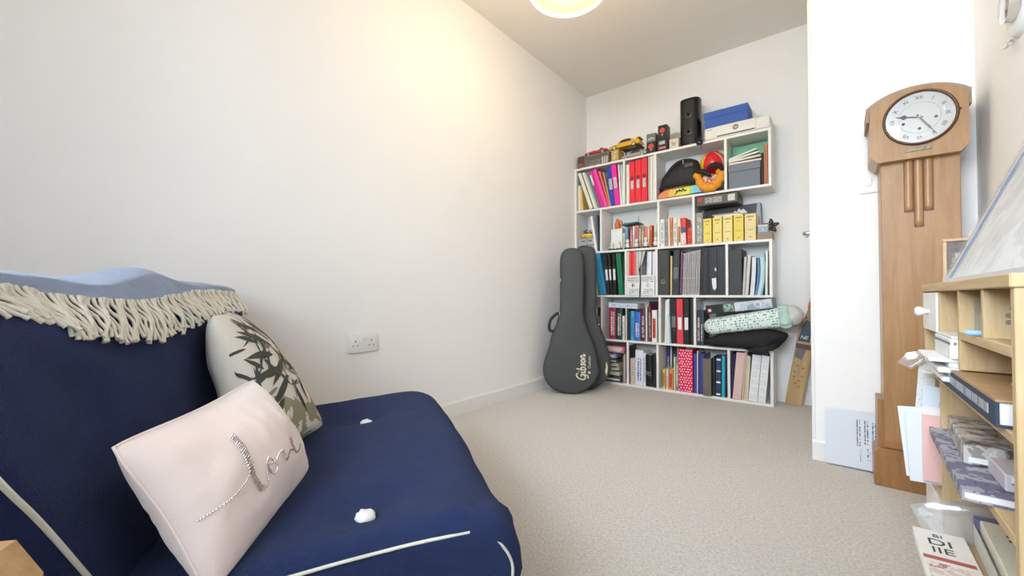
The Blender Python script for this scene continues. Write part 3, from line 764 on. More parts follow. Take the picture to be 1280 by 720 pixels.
# ------------------------------------------------------------------ top left compartment of row two
o = thing('drawer_organiser', 'clear plastic mini drawer organiser in the second row far left compartment', 'organiser', (-1.672, SY + .02, 1.0302))
g().box(0, .135, 0, .15, 0, .004).box(0, .135, 0, .15, .110, .114).box(0, .004, 0, .15, .004, .110).box(.131, .135, 0, .15, .004, .110).obj('frame', mat('milky_plastic', (.62, .62, .60), .3), o)
for k in range(2):
    for j in range(2):
        d_ = g().box(.006 + j * .063, .066 + j * .063, -.002, .12, .007 + k * .052, .055 + k * .052, .002).obj('drawer', glass('frosted_drawer', (.95, .95, .95), .1, .2, .45), o)
        g().box(.022 + j * .063, .050 + j * .063, -.007, -.002, .036 + k * .052, .043 + k * .052, .001).obj('pull', BLACKP, d_)
o = thing('snack_packet', 'yellow and red crumpled packet lying on the clear mini drawers', 'packet', (-1.61, SY + .08, 1.1449))
g().blob((0, 0, .022), (.06, .06, .022), 20, 10, .8, .25, 5, 3).obj('wrapper', blotch('yellow_packet', [(.70, .06, .04), (.82, .48, .05), (.85, .60, .10), (.80, .42, .06)], 22), o, 60)
o = thing('snack_packet', 'dark blue folded packet on top of the yellow one', 'packet', (-1.615, SY + .085, 1.19))
g().blob((0, 0, .016), (.045, .05, .015), 18, 8, .7, .2, 5, 9).obj('wrapper', blotch('navy_packet', [(.05, .07, .12), (.10, .12, .16), (.5, .5, .48)], 18), o, 60)

# second compartment of row two
o = thing('storage_box', 'small plain white box under the orange toy jug, second row', 'box', (-1.412, SY + .060, 1.0302))
g().box(0, .092, 0, .10, 0, .160, .002).obj('body', WHITEP, o)
g().box(-.001, .093, -.001, .101, .160, .172, .002).obj('lid', WHITEP, o)
o = thing('toy_jug', 'small orange toy jug with a handle on the white box', 'toy', (-1.372, SY + .09, 1.2024))
g().lathe([(.018, 0), (.022, .006), (.022, .040), (.012, .066), (.010, .082)], 14).obj('jug_body', mat('orange_plastic', (.72, .17, .03), .4), o, 40)
g().tube(smooth_path([(.016, 0, .064), (.034, 0, .060), (.036, 0, .030), (.021, 0, .020)], 5), .005, 6).obj('handle', mat('orange_plastic', (.72, .17, .03), .4), o, 60)
o = thing('document_folder', 'teal folder lying flat across the second row books', 'folder', (-1.325, SY + .056, 1.224), (0, math.radians(-4), 0))
g().prism([(0, 0), (.135, 0), (.128, .008), (.03, .014), (.005, .008)], 0, .12).obj('cover', card((.05, .20, .22)), o)
for i, (_x, _h) in enumerate(((-1.391, .068), (-1.331, .072), (-1.262, .080), (-1.192, .078), (-1.122, .086), (-1.050, .082))):
    o = thing('figurine', ('leftmost', 'second from left', 'third from left', 'fourth from left', 'fifth from left', 'rightmost')[i] + ' small white figurine on a dark round base, second row', 'figurine',
              (_x, SY + .0300, 1.0302), (0, 0, R.uniform(-.4, .4)), 'little white figurines on dark bases')
    wm = mat('white_ceramic', (.84, .82, .76), .3, .03, 60)
    g().lathe([(.029, 0), (.029, .010), (.024, .013)], 18).obj('base', mat('dark_base', (.035, .022, .016), .4), o, 40)
    b_ = g().lathe([(.004, .0125), (.013, .014), (.014, _h * .38), (.010, _h * .55), (.006, _h * .62)], 12)
    b_.obj('body', wm, o, 60)
    g().blob((0, -.002, _h * .78), (.013, .013, _h * .20), 12, 8).obj('head', wm, o, 60)
    for s_ in (-1, 1):
        g().tube([(s_ * .009, -.002, _h * .5), (s_ * .016, -.008, _h * .40), (s_ * .012, -.014, _h * .36)], .0036, 5).obj('arm', wm, o, 60)
        g().blob((s_ * .007, -.008, .012), (.005, .009, .004), 8, 6).obj('foot', wm, o, 60)

# fourth compartment of row two
YELL = [(-.719, -.668, .166), (-.660, -.605, .168), (-.599, -.543, .169), (-.536, -.480, .170), (-.473, -.411, .169)]
for i, (a, b, h_) in enumerate(YELL):
    o = thing('index_box', ('leftmost', 'second', 'third', 'fourth', 'rightmost and palest')[i] + ' of the five yellow boxes on the second row right side' if i else 'leftmost of the five yellow boxes on the second row right side', 'box', (a, SY + .004, 1.0302), (0, 0, 0), 'yellow boxes on the second row')
    yc = ((.83, .66, .13), (.84, .68, .20), (.84, .71, .28), (.83, .65, .12), (.82, .66, .33))[i]
    g().box(0, b - a, 0, .10, 0, h_, .0012).obj('body', mat('yellow_card', yc, .55, .04, 25), o)
    w_ = b - a
    for z0_, z1_, x_ in ((.86, .92, .18), (.74, .78, .34), (.38, .405, .24), (.10, .15, .42)):
        g().box(w_ * x_, w_ * (1 - x_), -.0006, .0005, h_ * z0_, h_ * z1_).obj('print', printed('yellow_print', _sh(yc, .95), (.25, .16, .04), 400, 420, 'z', .45, .8), o)
o = thing('hardback_book', 'tall grey book left of the five yellow boxes', 'book', (-.771, SY + .008, 1.0302))
g().prism([(0, .003), (.012, 0), (.036, 0), (.047, .003), (.047, .14), (.045, .14), (.045, .006), (.002, .006), (.002, .14), (0, .14)], 0, .212, 'xy').obj('cover', mat('grey_cover', (.30, .29, .26), .5), o)
g().box(.002, .045, .007, .137, .003, .208).obj('pages', PAPER, o)
g().box(.012, .036, -.0006, .002, .02, .18).obj('title_print', printed('grey_title', (.30, .29, .26), (.75, .74, .68), 70, 120, 'x', .5, .5, across='z'), o)
o = thing('board_box', 'large flat black box with a white mountain emblem behind the yellow boxes', 'box', (-.738, 3.088, 1.0302), (0, math.radians(-2.0), 0))
g().box(0, .345, 0, .045, 0, .245, .0015).obj('body', mat('black_card', (.022, .022, .024), .4), o)
g().prism([(.17, .185), (.195, .215), (.205, .205), (.22, .228), (.232, .212), (.245, .221), (.27, .19)], -.0008, .0004).obj('mountain_emblem', WHITEP, o)
g().box(.17, .30, -.0008, .0004, .158, .172).obj('print', printed('emblem_print', (.03, .03, .03), (.75, .75, .75), 120, 160, 'z', .45, .9), o)
g().prism([(.31, .10), (.344, .09), (.344, .243), (.325, .243)], -.0006, .0004).obj('painted_sheen', mat('painted_sheen_grey', (.30, .34, .38), .35), o)  # sheen on the black card, painted as a flat grey patch
o = thing('flat_white_book', 'white book lying flat on top of the five yellow boxes', 'book', (-.655, SY + .02, 1.2012))
g().box(0, .16, 0, .10, 0, .010, .001).obj('cover', PAPER, o)
g().box(-.012, .15, .004, .10, .011, .019, .001).obj('second_cover', mat('tan_card', (.50, .38, .22), .6), o)
o = thing('construction_kit_box', 'dark grey toy kit box with a red square lying slanted above the yellow boxes', 'box', (-.756, SY - .012, 1.283), (0, math.radians(-.2), 0))
kb = g().box(0, .246, 0, .19, 0, .062, .001).obj('body', mat('dark_grey_card', (.085, .083, .078), .45), o)
g().box(.010, .034, -.0008, .0004, .028, .056).obj('red_square', mat('red_print', (.68, .02, .02), .5), o)
g().box(.052, .096, -.0006, .0004, .012, .050).obj('picture', blotch('kit_picture_a', [(.24, .23, .21), (.36, .35, .33), (.08, .08, .08)], 45), o)
g().box(.100, .156, -.0006, .0004, .012, .050).obj('picture', blotch('kit_picture_b', [(.26, .25, .23), (.38, .36, .34), (.12, .11, .1)], 40), o)
g().box(.190, .232, -.0006, .0004, .012, .054).obj('label', printed('kit_label', (.72, .70, .66), (.2, .2, .2), 120, 200, 'z', .5, .4), o)
o = thing('cardboard_box', 'small brown cardboard box at the open right end of the second row', 'box', (-.405, SY + .002, 1.0302))
g().box(0, .080, 0, .11, 0, .044, .0015).obj('body', mat('brown_card', (.36, .27, .19), .7, .08, 20), o)
g().box(-.001, .081, .05, .06, -.0001, .0448).obj('tape', mat('brown_tape', (.46, .36, .24), .35), o)
o = thing('gift_box', 'tiny pale blue box on the brown cardboard box', 'box', (-.402, SY + .012, 1.0744))
g().box(0, .054, 0, .06, 0, .036, .001).obj('body', mat('pale_blue_card', (.32, .42, .56), .5), o)
g().box(-.001, .055, -.001, .061, .036, .049, .001).obj('lid', mat('cream_card', (.66, .58, .46), .5), o)
g().blob((.027, -.001, .016), (.006, .002, .006), 10, 6).obj('white_spot', WHITEP, o, 60)
o = thing('gift_bow', 'black ribbon rosette behind the tiny pale blue box', 'bow', (-.340, SY + .085, 1.1205))
for k in range(5):
    a = k * 2 * math.pi / 5 + .3
    g().inflate([(0, 0), (.026 * math.cos(a - .6) , .026 * math.sin(a - .6)), (.046 * math.cos(a - .12), .046 * math.sin(a - .12)), (.046 * math.cos(a + .12), .046 * math.sin(a + .12)), (.026 * math.cos(a + .6), .026 * math.sin(a + .6))], 0, .008, 3).obj('loop', mat('black_satin', (.015, .015, .016), .35), o, 60)
o.location.z = 1.1205

# ------------------------------------------------------------------ top row: bag, rainbow case, ball, sash
o = thing('laptop_sleeve', 'rainbow striped sleeve with black piping under the black bag', 'sleeve', (-1.018, SY - .004, 1.3745), (0, math.radians(-1.2), 0))
gg = g()
BW = [(0, .075, (.80, .26, .10)), (.075, .125, (.80, .50, .10)), (.125, .215, (.80, .74, .12)), (.215, .235, (.35, .68, .25)), (.235, .285, (.22, .58, .72)), (.285, .335, (.42, .20, .55))]
for a, b, c in BW:
    n = 5
    for i in range(n):
        x0_, x1_ = a + (b - a) * i / n, a + (b - a) * (i + 1) / n
        def hh(x): return .030 + .034 * min(1, x / .05) ** .5 * (1 if x < .30 else max(.3, 1 - (x - .30) / .05))
        p = []
        for x in (x0_, x1_): p.append([(x, .0, .0), (x, -.0, hh(x) * .82), (x, .012, hh(x)), (x, .18, hh(x)), (x, .18, 0)])
        V = p[0] + p[1]
        gg.add(V, [(j, (j + 1) % 5, 5 + (j + 1) % 5, 5 + j) for j in range(5)] + [(0, 1, 2, 3, 4), (9, 8, 7, 6, 5)], BW.index((a, b, c)))
gg.obj('body', [mat('rainbow_%d' % i, c, .6, .06, 30, .2, 500) for i, (a, b, c) in enumerate(BW)], o)
g().tube(smooth_path([(-.001, -.001, .026), (.05, -.003, .0535), (.15, -.003, .055), (.29, -.003, .055), (.332, -.003, .03)], 6), .003, 6).obj('piping', BLACKP, o, 60)
g().ribbon(smooth_path([(.118, -.003, .012), (.135, -.003, .026), (.128, -.003, .034), (.150, -.003, .030), (.146, -.003, .042), (.166, -.003, .026), (.172, -.003, .044), (.184, -.003, .026), (.196, -.003, .030)], 5), .007, (0, -1, 0)).obj('scribble_emblem', BLACKP, o, fix=False)

o = thing('shoulder_bag', 'black fabric bag with a silver zip pull slumped on the rainbow sleeve', 'bag', (-.899, SY + .075, 1.4405))
gg = g()
out = smooth_path([Vector((-.115, -.0, 0)), Vector((-.120, .035, 0)), Vector((-.105, .090, 0)), Vector((-.045, .165, 0)), Vector((.010, .200, 0)), Vector((.065, .205, 0)), Vector((.130, .180, 0)), Vector((.150, .10, 0)), Vector((.14, .0, 0))], 4, True)
gg.inflate([(p.x, p.y) for p in out], 0, .07, 8, .012, 18, power=.42)
gg.obj('body', mat('black_nylon', (.016, .016, .017), .6, .15, 30, .3, 300), o, 60)
g().tube(smooth_path([(-.100, -.050, .075), (-.03, -.075, .12), (.03, -.078, .165), (.08, -.07, .175)], 6), .003, 5).obj('seam', BLACKP, o, 60)
g().box(.052, .058, -.083, -.076, .150, .182, .0015).obj('zip_pull', CHROME, o)
g().box(.060, .120, -.077, -.062, .125, .155, .004).obj('strap_tab', mat('grey_webbing', (.08, .08, .08), .6), o)

o = thing('play_ball', 'red and yellow panelled plastic ball on the top row', 'ball', (-.672, SY + .082, 1.374 + .205 + .003))
gg = g()
NU, NV = 24, 16
def _ball(u, v):
    a, b = 2 * math.pi * u, math.pi * (v - .5)
    return (.083 * math.cos(b) * math.cos(a), .083 * math.cos(b) * math.sin(a), .083 * math.sin(b))
V = [_ball(i / NU, j / NV) for i in range(NU) for j in range(NV + 1)]
for i in range(NU):
    for j in range(NV):
        k = 1 if ((i + 2) // 4) % 3 == 1 and 4 < j < 13 else 2 if (i % 8 == 0) else 0
        gg.add([V[q] for q in (i * (NV + 1) + j, ((i + 1) % NU) * (NV + 1) + j, ((i + 1) % NU) * (NV + 1) + j + 1, i * (NV + 1) + j + 1)], [(0, 1, 2, 3)], k)
bo = gg.obj('panels', [mat('ball_red', (.66, .02, .02), .22, .05, 20), mat('ball_yellow', (.85, .55, .02), .25, .05, 20), mat('ball_pale', (.72, .42, .34), .3, .05, 20)], o, 180)
bo.rotation_euler = (.5, .3, -.55)
o = thing('carnival_sash', 'crumpled orange fabric with red patterned lining and black straps below the ball', 'fabric', (-.684, SY + .040, 1.3725))
org = mat('orange_fabric', (.82, .33, .03), .75, .15, 30, .6, 160)
g().tube(smooth_path([(-.088, -.030, .130), (-.066, -.036, .112), (-.045, -.042, .060), (-.01, -.044, .030), (.03, -.042, .030), (.062, -.036, .062), (.074, -.030, .110), (.056, -.026, .140)], 5),
         [.018 + .012 * math.sin(i / 35 * math.pi) + .004 * math.sin(i * 1.7) for i in range(36)], 10).obj('rolled_edge', org, o, 80)
g().inflate([(-.055, .055), (-.02, .03), (.03, .03), (.058, .06), (.06, .115), (.02, .125), (-.04, .115)], -.02, .03, 6, .012, 40).obj('patterned_lining', blotch('batik', [(.62, .03, .02), (.75, .12, .03), (.80, .66, .5), (.10, .03, .02), (.70, .06, .03)], 60, .7), o, 70)
for P in ([(-.072, -.046, .150), (-.035, -.060, .140), (.0, -.066, .120), (.018, -.064, .098)], [(.0, -.066, .150), (.035, -.070, .168), (.072, -.060, .160), (.088, -.050, .130)]):
    g().tube(smooth_path(P, 5), [.010 + .008 * math.sin(i / 15 * math.pi) for i in range(16)], 8).obj('strap', mat('black_fabric', (.014, .013, .013), .7, .1, 40), o, 70)

o = thing('storage_box', 'slate grey lidded storage box in the top right compartment', 'box', (-.566, SY + .006, 1.3723))
sl = mat('slate_card', (.17, .20, .24), .55, .05, 30)
g().box(.003, .180, .002, .16, 0, .108, .0015).obj('body', sl, o)
g().box(0, .183, 0, .162, .109, .158, .002).obj('lid', sl, o)
for k, (a, z_, c, l_) in enumerate(((0, 1.5312, (.74, .58, .48), 'peach document folder lying on the slate grey storage box'), (-3, 1.5475, (.80, .70, .60), 'cream document folder on the peach one above the grey box'),
                                    (-9, 1.556, (.68, .74, .60), 'pale green folder propped on the cream one above the grey box'), (-14, 1.566, (.55, .66, .52), 'sage green folder slanting, topmost on the grey box'))):
    o = thing('document_folder', l_, 'folder', (-.563, SY + .012 + .004 * k, z_), (0, math.radians(a), 0))
    g().prism([(0, 0), (.188 - .008 * k, 0), (.190 - .008 * k, .006), (.186 - .008 * k, .0115), (.004, .0125), (-.002, .006)], 0, .14).obj('cover', card(c), o)
    g().box(.004, .184 - .008 * k, -.001, .12, .0035, .0085).obj('papers', PAPER, o)
o = thing('document_wallet', 'translucent green plastic wallet standing behind the folders, top right compartment', 'wallet', (-.564, SY + .168, 1.5315))
g().prism([(0, 0), (.215, .0), (.218, .163), (.0, .158)], 0, .006).obj('sheet', mat('green_plastic', (.24, .55, .36), .25, .25, 9), o)
g().box(.07, .10, -.002, .001, .07, .074).obj('slot', BLACKP, o)
o = thing('document_folder', 'black folder standing right of the slate grey box', 'folder', (-.3815, SY + .01, 1.3723))
g().prism([(0, .002), (.006, 0), (.014, .002), (.014, .15), (0, .15)], 0, .20, 'xy').obj('cover', card((.03, .02, .02)), o)
o = thing('document_folder', 'russet folder pressed against the top right side panel', 'folder', (-.3650, SY + .006, 1.3723), (0, 0, 0))
g().prism([(0, .002), (.008, 0), (.020, .002), (.020, .15), (0, .15)], 0, .25, 'xy').obj('cover', card((.45, .17, .09)), o)
g().box(.002, .018, .004, .145, .25, .253).obj('papers', PAPER, o)

o = thing('clip_camera', 'small black clip-on webcam hooked over the top board', 'webcam', (-.734, SY - .016, 1.714))
g().blob((0, 0, .0), (.022, .014, .016), 16, 10, .7).obj('body', BLACKP, o, 60)
g().lathe([(.009, -.013), (.009, -.018), (.006, -.019)], 14, (0, 0, 0), 'y').obj('lens', mat('lens_glass', (.03, .03, .05), .08), o, 40)
g().box(-.014, .014, .004, .05, .0066, .0100, .001).obj('clip', BLACKP, o)
g().tube(smooth_path([(.006, .004, -.012), (.010, .004, -.03), (.006, .008, -.05)], 5), .002, 5).obj('cable', BLACKP, o, 60)

# ------------------------------------------------------------------ things standing on top of the shelving
TZ = 1.7203
def toy_car(label, loc, L, H, W, paint, rz=0, convertible=False, rot=(0, 0)):
    o = thing('model_car', label, 'model car', loc, (rot[0], rot[1], rz), 'model cars on the shelving')
    wr = H * .24
    if convertible:
        pr = [(0, .22), (.02, .45), (.12, .52), (.34, .56), (.40, .62), (.46, .62), (.50, .56), (.66, .58), (.72, .82), (.80, .78), (.86, .62), (.98, .56), (1, .3), (.97, .2), (.03, .16)]
    else:
        pr = [(0, .25), (.01, .42), (.10, .54), (.28, .62), (.40, .92), (.48, 1.0), (.64, 1.0), (.74, .90), (.86, .72), (.90, .90), (.99, .92), (.985, .86), (.93, .82), (.95, .70), (1, .5), (.985, .22), (.03, .17)]
    pts = [(a * L - L / 2, b * H) for a, b in pr]
    gg = g()
    n = len(pts)
    V = []
    for y, s_ in ((-W / 2, .92), (-W * .42, 1), (W * .42, 1), (W / 2, .92)):
        V += [(a * (s_ if abs(s_ - 1) < .01 else .985), y, (H * .35 + (b - H * .35) * s_)) for a, b in pts]
    F = [tuple(range(n)), tuple(range(4 * n - 1, 3 * n - 1, -1))]
    for r in range(3): F += [(r * n + i, r * n + (i + 1) % n, (r + 1) * n + (i + 1) % n, (r + 1) * n + i) for i in range(n)]
    gg.add(V, F); gg.obj('car_body', mat('car_paint', paint, .2, .04, 30, coat=.5), o, 35)
    if not convertible:
        wp = [(a * L - L / 2, b * H) for a, b in ((.31, .66), (.415, .90), (.49, .955), (.63, .955), (.72, .86), (.74, .68))]
        for s_ in (-1, 1): g().prism(wp, s_ * (W / 2 - .001), s_ * (W / 2 + .0008)).obj('side_window', mat('smoked_glass', (.05, .03, .03), .1), o)
    else:
        g().box(-L * .08, L * .20, -W * .36, W * .36, H * .52, H * .64, .002).obj('seats', mat('dark_seat', (.05, .03, .03), .6), o)
    for x in (-.31 * L, .31 * L):
        for s_ in (-1, 1):
            w_ = g().lathe([(wr, -.005), (wr, .005)], 16, (x, s_ * (W / 2 - .003), wr), 'y').obj('wheel', mat('tyre', (.02, .02, .02), .6), o, 40)
            g().lathe([(wr * .68, -.0012), (wr * .5, .0012)], 12, (x, s_ * (W / 2 + .0025), wr), 'y').obj('hub_cap', mat('hub', (.70, .68, .62), .25, metal=.7), w_, 40)
    return o
o = thing('box', 'tall dark brown box at the left end of the shelving top', 'box', (-1.694, SY + .03, TZ))
g().box(0, .062, 0, .12, 0, .108, .003).obj('body', mat('dark_brown_card', (.10, .065, .05), .5), o)
g().box(.008, .054, -.0006, .0004, .01, .05).obj('print', blotch('brown_print', [(.12, .05, .04), (.30, .10, .07), (.5, .42, .36)], 30), o)
o = thing('model_car_box', 'window display box holding a model car, under the red car', 'box', (-1.622, SY + .012, TZ))
bx = mat('taupe_card', (.23, .17, .14), .5)
g().box(0, .215, 0, .105, 0, .006).box(0, .215, 0, .105, .086, .096).box(0, .008, 0, .105, .006, .086).box(.207, .215, 0, .105, .006, .086).box(.008, .207, .10, .105, .006, .086).obj('carton', bx, o)
g().box(.008, .207, .001, .0025, .006, .086).obj('window_film', glass('film', gloss=.10), o)
for a in (.15, .17, .19): g().box(a, a + .011, .004, .02, .012, .064, .002).obj('card_stripe', PAPER, o)
toy_car('model car inside the window display box on the left', (-1.545, SY + .058, TZ + .0065), .12, .042, .05, (.20, .08, .06))
toy_car('red open-top model car on the window display box', (-1.530, SY + .062, TZ + .0965), .20, .055, .07, (.42, .03, .03), 0, True)
o = thing('model_car_box', 'small gold box under the nose of the yellow model car', 'box', (-1.386, SY + .006, TZ))
g().box(0, .062, 0, .10, 0, .088, .0015).obj('body', mat('gold_card', (.50, .34, .09), .35, .2, 30), o)
g().box(.010, .050, -.0006, .0004, .012, .074).obj('print', blotch('gold_print', [(.42, .27, .06), (.66, .52, .26), (.25, .14, .04)], 30), o)
toy_car('silver model car on the board beneath the yellow one', (-1.205, SY + .055, TZ), .20, .052, .078, (.33, .33, .32))
o = thing('perspex_stand', 'black perspex stand carrying the yellow model car', 'stand', (-1.30, SY + .035, TZ))
g().box(-.02, .14, .02, .085, .0885, .0930, .001).obj('plate', BLACKP, o)
for a in (-.012, .125):
    g().box(a, a + .006, .075, .084, 0, .0885).obj('post', BLACKP, o)
toy_car('yellow sports model car with rear wing on the gold box', (-1.292, SY + .075, TZ + .0935), .25, .072, .085, (.74, .42, .015), 0, False)
EMB = mat('emblem_red', (.62, .08, .05), .5)
def emblem_box(label, x, z, w, h, d=.075, y=0., m=None):
    o = thing('model_car_box', label, 'box', (x, SY + .006 + y, z))
    g().box(0, w, 0, d, 0, h, .0012).obj('body', m or mat('black_gloss_card', (.025, .022, .022), .35), o)
    g().lathe([(w * .30, 0), (w * .28, -.0008)], 16, (w * .5, 0, h * .62), 'y').obj('emblem', EMB, o)
    g().prism([(w * .36, h * .36), (w * .64, h * .36), (w * .5, h * .16)], -.0008, .0003).obj('print', mat('grey_print', (.35, .33, .30), .5), o)
    return o
emblem_box('black box with a red emblem beneath the grey car picture box', -1.106, TZ, .068, .082)
o = thing('model_car_box', 'grey picture box stacked on the leftmost red emblem box', 'box', (-1.106, SY + .006, TZ + .0825))
g().box(0, .068, 0, .075, 0, .062, .0012).obj('body', mat('grey_green_card', (.16, .18, .17), .4), o)
g().prism([(.010, .020), (.022, .034), (.045, .036), (.060, .022), (.058, .016), (.012, .015)], -.0008, .0003).obj('car_picture', mat('silver_print', (.42, .43, .42), .4), o)
o = thing('model_car_box', 'dark box with white and red print under the topmost emblem box', 'box', (-1.029, SY + .006, TZ))
g().box(0, .076, 0, .078, 0, .086, .0012).obj('body', mat('black_gloss_card', (.025, .022, .022), .35), o)
g().box(.016, .058, -.0006, .0003, .046, .072).obj('print', printed('white_logo_print', (.10, .11, .16), (.65, .66, .70), 100, 130, 'z', .42, .7), o)
g().box(.014, .064, -.0006, .0003, .014, .030).obj('print', mat('pink_print', (.70, .16, .22), .5), o)
emblem_box('black box with a red emblem, topmost of the stacked model boxes', -1.021, TZ + .0865, .062, .100)
o = thing('wire_frame', 'thin wire display frame leaning behind the stacked model boxes', 'frame', (-1.114, SY + .10, TZ))
g().tube([(0, 0, 0), (0, 0, .165), (-.014, 0, .188), (0, 0, .165), (.075, .01, .180)], .0015, 5).obj('wire', mat('dull_wire', (.35, .33, .30), .4, metal=.6), o)
o = thing('storage_box', 'small cream box with sketch print left of the black speaker', 'box', (-.941, SY + .006, TZ))
g().box(0, .064, 0, .08, 0, .068, .0012).obj('body', mat('cream_card_box', (.70, .62, .48), .55), o)
g().ribbon(smooth_path([(.022, -.0006, .020), (.020, -.0006, .044), (.030, -.0006, .036), (.034, -.0006, .020), (.040, -.0006, .044)], 5), .004, (0, -1, 0)).obj('sketch', mat('sketch_ink', (.20, .14, .08), .6), o, fix=False)
o = thing('stapler', 'grey desk stapler lying on the small cream box', 'stapler', (-.945, SY + .03, TZ + .0687))
g().prism([(0, 0), (.072, 0), (.074, .010), (.004, .014)], 0, .035).obj('base', mat('grey_plastic', (.22, .20, .17), .5), o)
g().prism([(.004, .015), (.074, .012), (.072, .040), (.046, .050), (.012, .044), (.002, .030)], .004, .031).obj('arm', mat('grey_plastic2', (.30, .28, .24), .45), o)

o = thing('loudspeaker', 'tall black glossy curved loudspeaker on the shelving top', 'loudspeaker', (-.815, SY + .085, TZ))
gg = g()
def spk(u, v):
    a = 2 * math.pi * u
    rx, ry = .068, .062
    x = math.copysign(abs(math.cos(a)) ** .62, math.cos(a)) * rx; y = math.copysign(abs(math.sin(a)) ** .75, math.sin(a)) * ry
    return (x, y, v * .335 + (.012 * math.cos(a) if v == 1 else 0) * 0)
gg.grid(spk, 40, 6, wrap_u=True)
gg.add([spk(i / 40, 0) for i in range(40)], [tuple(range(39, -1, -1))]); gg.add([spk(i / 40, 1) for i in range(40)], [tuple(range(40))])
gg.obj('cabinet', mat('piano_black', (.010, .010, .009), .16, .1, 10), o, 50)
g().grid(lambda u, v: (spk(.625 + u * .25, 0)[0] * .86, spk(.625 + u * .25, 0)[1] - .002, .02 + v * .30), 12, 4).obj('grille', mat('black_grille', (.018, .018, .017), .5, .2, 200), o, 60)
for z_ in (.10, .22): g().lathe([(.030, 0), (.026, -.003), (.010, .0)], 20, (0, -.0650, z_), 'y').obj('driver', mat('driver_cone', (.03, .03, .028), .35), o, 50)

o = thing('printer', 'white inkjet printer with a round logo under the blue lidded box', 'printer', (-.708, SY - .004, TZ))
pm_ = mat('printer_white', (.80, .78, .72), .4, .01, 20)
gg = g(); gg.box(0, .380, 0, .195, 0, .082, .012, seg=3); gg.obj('body', pm_, o, 40)
g().box(.075, .302, -.006, .006, .014, .078, .004, seg=2).obj('paper_tray', pm_, o, 40)
g().box(.080, .297, -.0035, .0, .0095, .0135).obj('painted_tray_shadow', mat('painted_gap_shade', (.05, .05, .05), .6), o)  # shade under the tray, painted as a dark strip on the body
g().box(.016, .052, -.0012, .001, .062, .067).obj('model_print', printed('printer_print', (.7, .68, .62), (.35, .34, .32), 300, 220, 'z', .42, .9), o)
lg = g().lathe([(.0165, 0), (.0165, -.0012)], 26, (.190, -.006, .047), 'y').obj('logo_disc', mat('logo_grey', (.16, .17, .18), .4), o)
g().tube([(.190 + .0165 * math.cos(a), -.0068, .047 + .0165 * math.sin(a)) for a in [k * math.pi / 12 for k in range(24)]], .0010, 5, True).obj('logo_ring', mat('logo_grey', (.16, .17, .18), .4), o)
lettering('hp', .024, pm_, o, (.190, -.0080, .0475), FRONT, 'logo_letters', shear=.28)
o = thing('shoe_box', 'royal blue lidded cardboard box on the printer', 'box', (-.716, SY + .022, TZ + .0827))
bl = mat('blue_card', (.045, .115, .42), .6, .05, 30)
g().box(.003, .262, .003, .160, 0, .088, .0015).obj('body', bl, o)
g().box(0, .265, 0, .163, .070, .116, .0015).obj('lid', bl, o)

# ------------------------------------------------------------------ fourth row, right: dark books and the heap spilling out
for _x, _w, _h, _c, _l in ((-.7665, .024, .236, (.035, .04, .075), 'dark indigo hardback beside the divider left of the heap'), (-.7415, .022, .236, (.03, .07, .08), 'dark teal hardback between the indigo one and the heap')):
    book_row(4, 'book', _c, _x, _w, 0, _h, _l)
o = thing('bag', 'limp black cloth bag at the bottom of the heap spilling from the fourth row', 'bag', (-.50, 2.985, .3435))
out = smooth_path([Vector((a + .5, b - .3435, 0)) for a, b in ((-.712, .366), (-.685, .350), (-.60, .345), (-.50, .3445), (-.40, .3440), (-.330, .346), (-.292, .372), (-.248, .440), (-.285, .462), (-.353, .474), (-.46, .458), (-.58, .436), (-.66, .412), (-.705, .385))], 3, True)
g().inflate([(p.x, p.y) for p in out], 0, .105, 9, .022, 16, power=.4).obj('cloth', mat('black_cotton', (.014, .014, .015), .8, .2, 20, .5, 120), o, 70)
g().inflate([(.02, .004), (.165, .002), (.205, .03), (.240, .085), (.19, .05), (.10, .03), (.04, -.004), (.09, -.018), (.165, -.020), (.16, -.006)], -.085, .02, 5, .004, 30).obj('trailing_flap', mat('black_cotton', (.014, .014, .015), .8, .2, 20, .5, 120), o, 70)

o = thing('wrapped_package', 'mint printed paper parcel with a white tissue end jutting out of the fourth row', 'parcel', (-.70, 2.975, .4135), (0, math.radians(-11.0), 0))
gg = g()
MINT = printed('mint_wrap', (.76, .84, .80), (.10, .30, .24), 64, 95, 'z', .53, .6)
def pk(u, v):
    a = 2 * math.pi * v; x = u * .43
    hz = .052 + .010 * u; hy = .085
    e = .55
    tp = min(1, (u + .02) * 9) ** .4
    return (x, math.copysign(abs(math.cos(a)) ** e, math.cos(a)) * hy * tp, .055 + math.copysign(abs(math.sin(a)) ** e, math.sin(a)) * hz * tp + .004 * noise.noise(Vector((x * 20, v * 9, 0))))
gg.grid(pk, 26, 28, wrap_v=True)
gg.add([pk(0, j / 28) for j in range(28)], [tuple(range(28))])
gg.obj('wrapping', MINT, o, 60)
gg = g()
def gather(u, v):
    p = Vector(pk(1, v)); c = Vector((.43, 0, .055)); f = 1 + .16 * math.sin(u * math.pi) + .06 * math.sin(v * 60)
    q = c + (p - c) * f; q.x += u * .055
    return tuple(q)
gg.grid(gather, 6, 56, wrap_v=True)
gg.obj('mint_collar', mat('mint_crepe', (.48, .68, .61), .7, .3, 55, .5, 120), o, 60)
gg = g()
def tissue(u, v):
    a = 2 * math.pi * v; c = Vector((.480, 0, .057)); rr = math.sqrt(max(0, 1 - u * u)) if u < 1 else 0
    return (c.x + u * .068, .080 * rr * math.cos(a) * (1 + .05 * noise.noise(Vector((u * 4, math.cos(a) * 2, math.sin(a) * 2)))), c.z + .064 * rr * math.sin(a) * (1 + .14 * noise.noise(Vector((u * 5, math.cos(a) * 2, 7)))))
gg.grid(tissue, 12, 28, wrap_v=True)
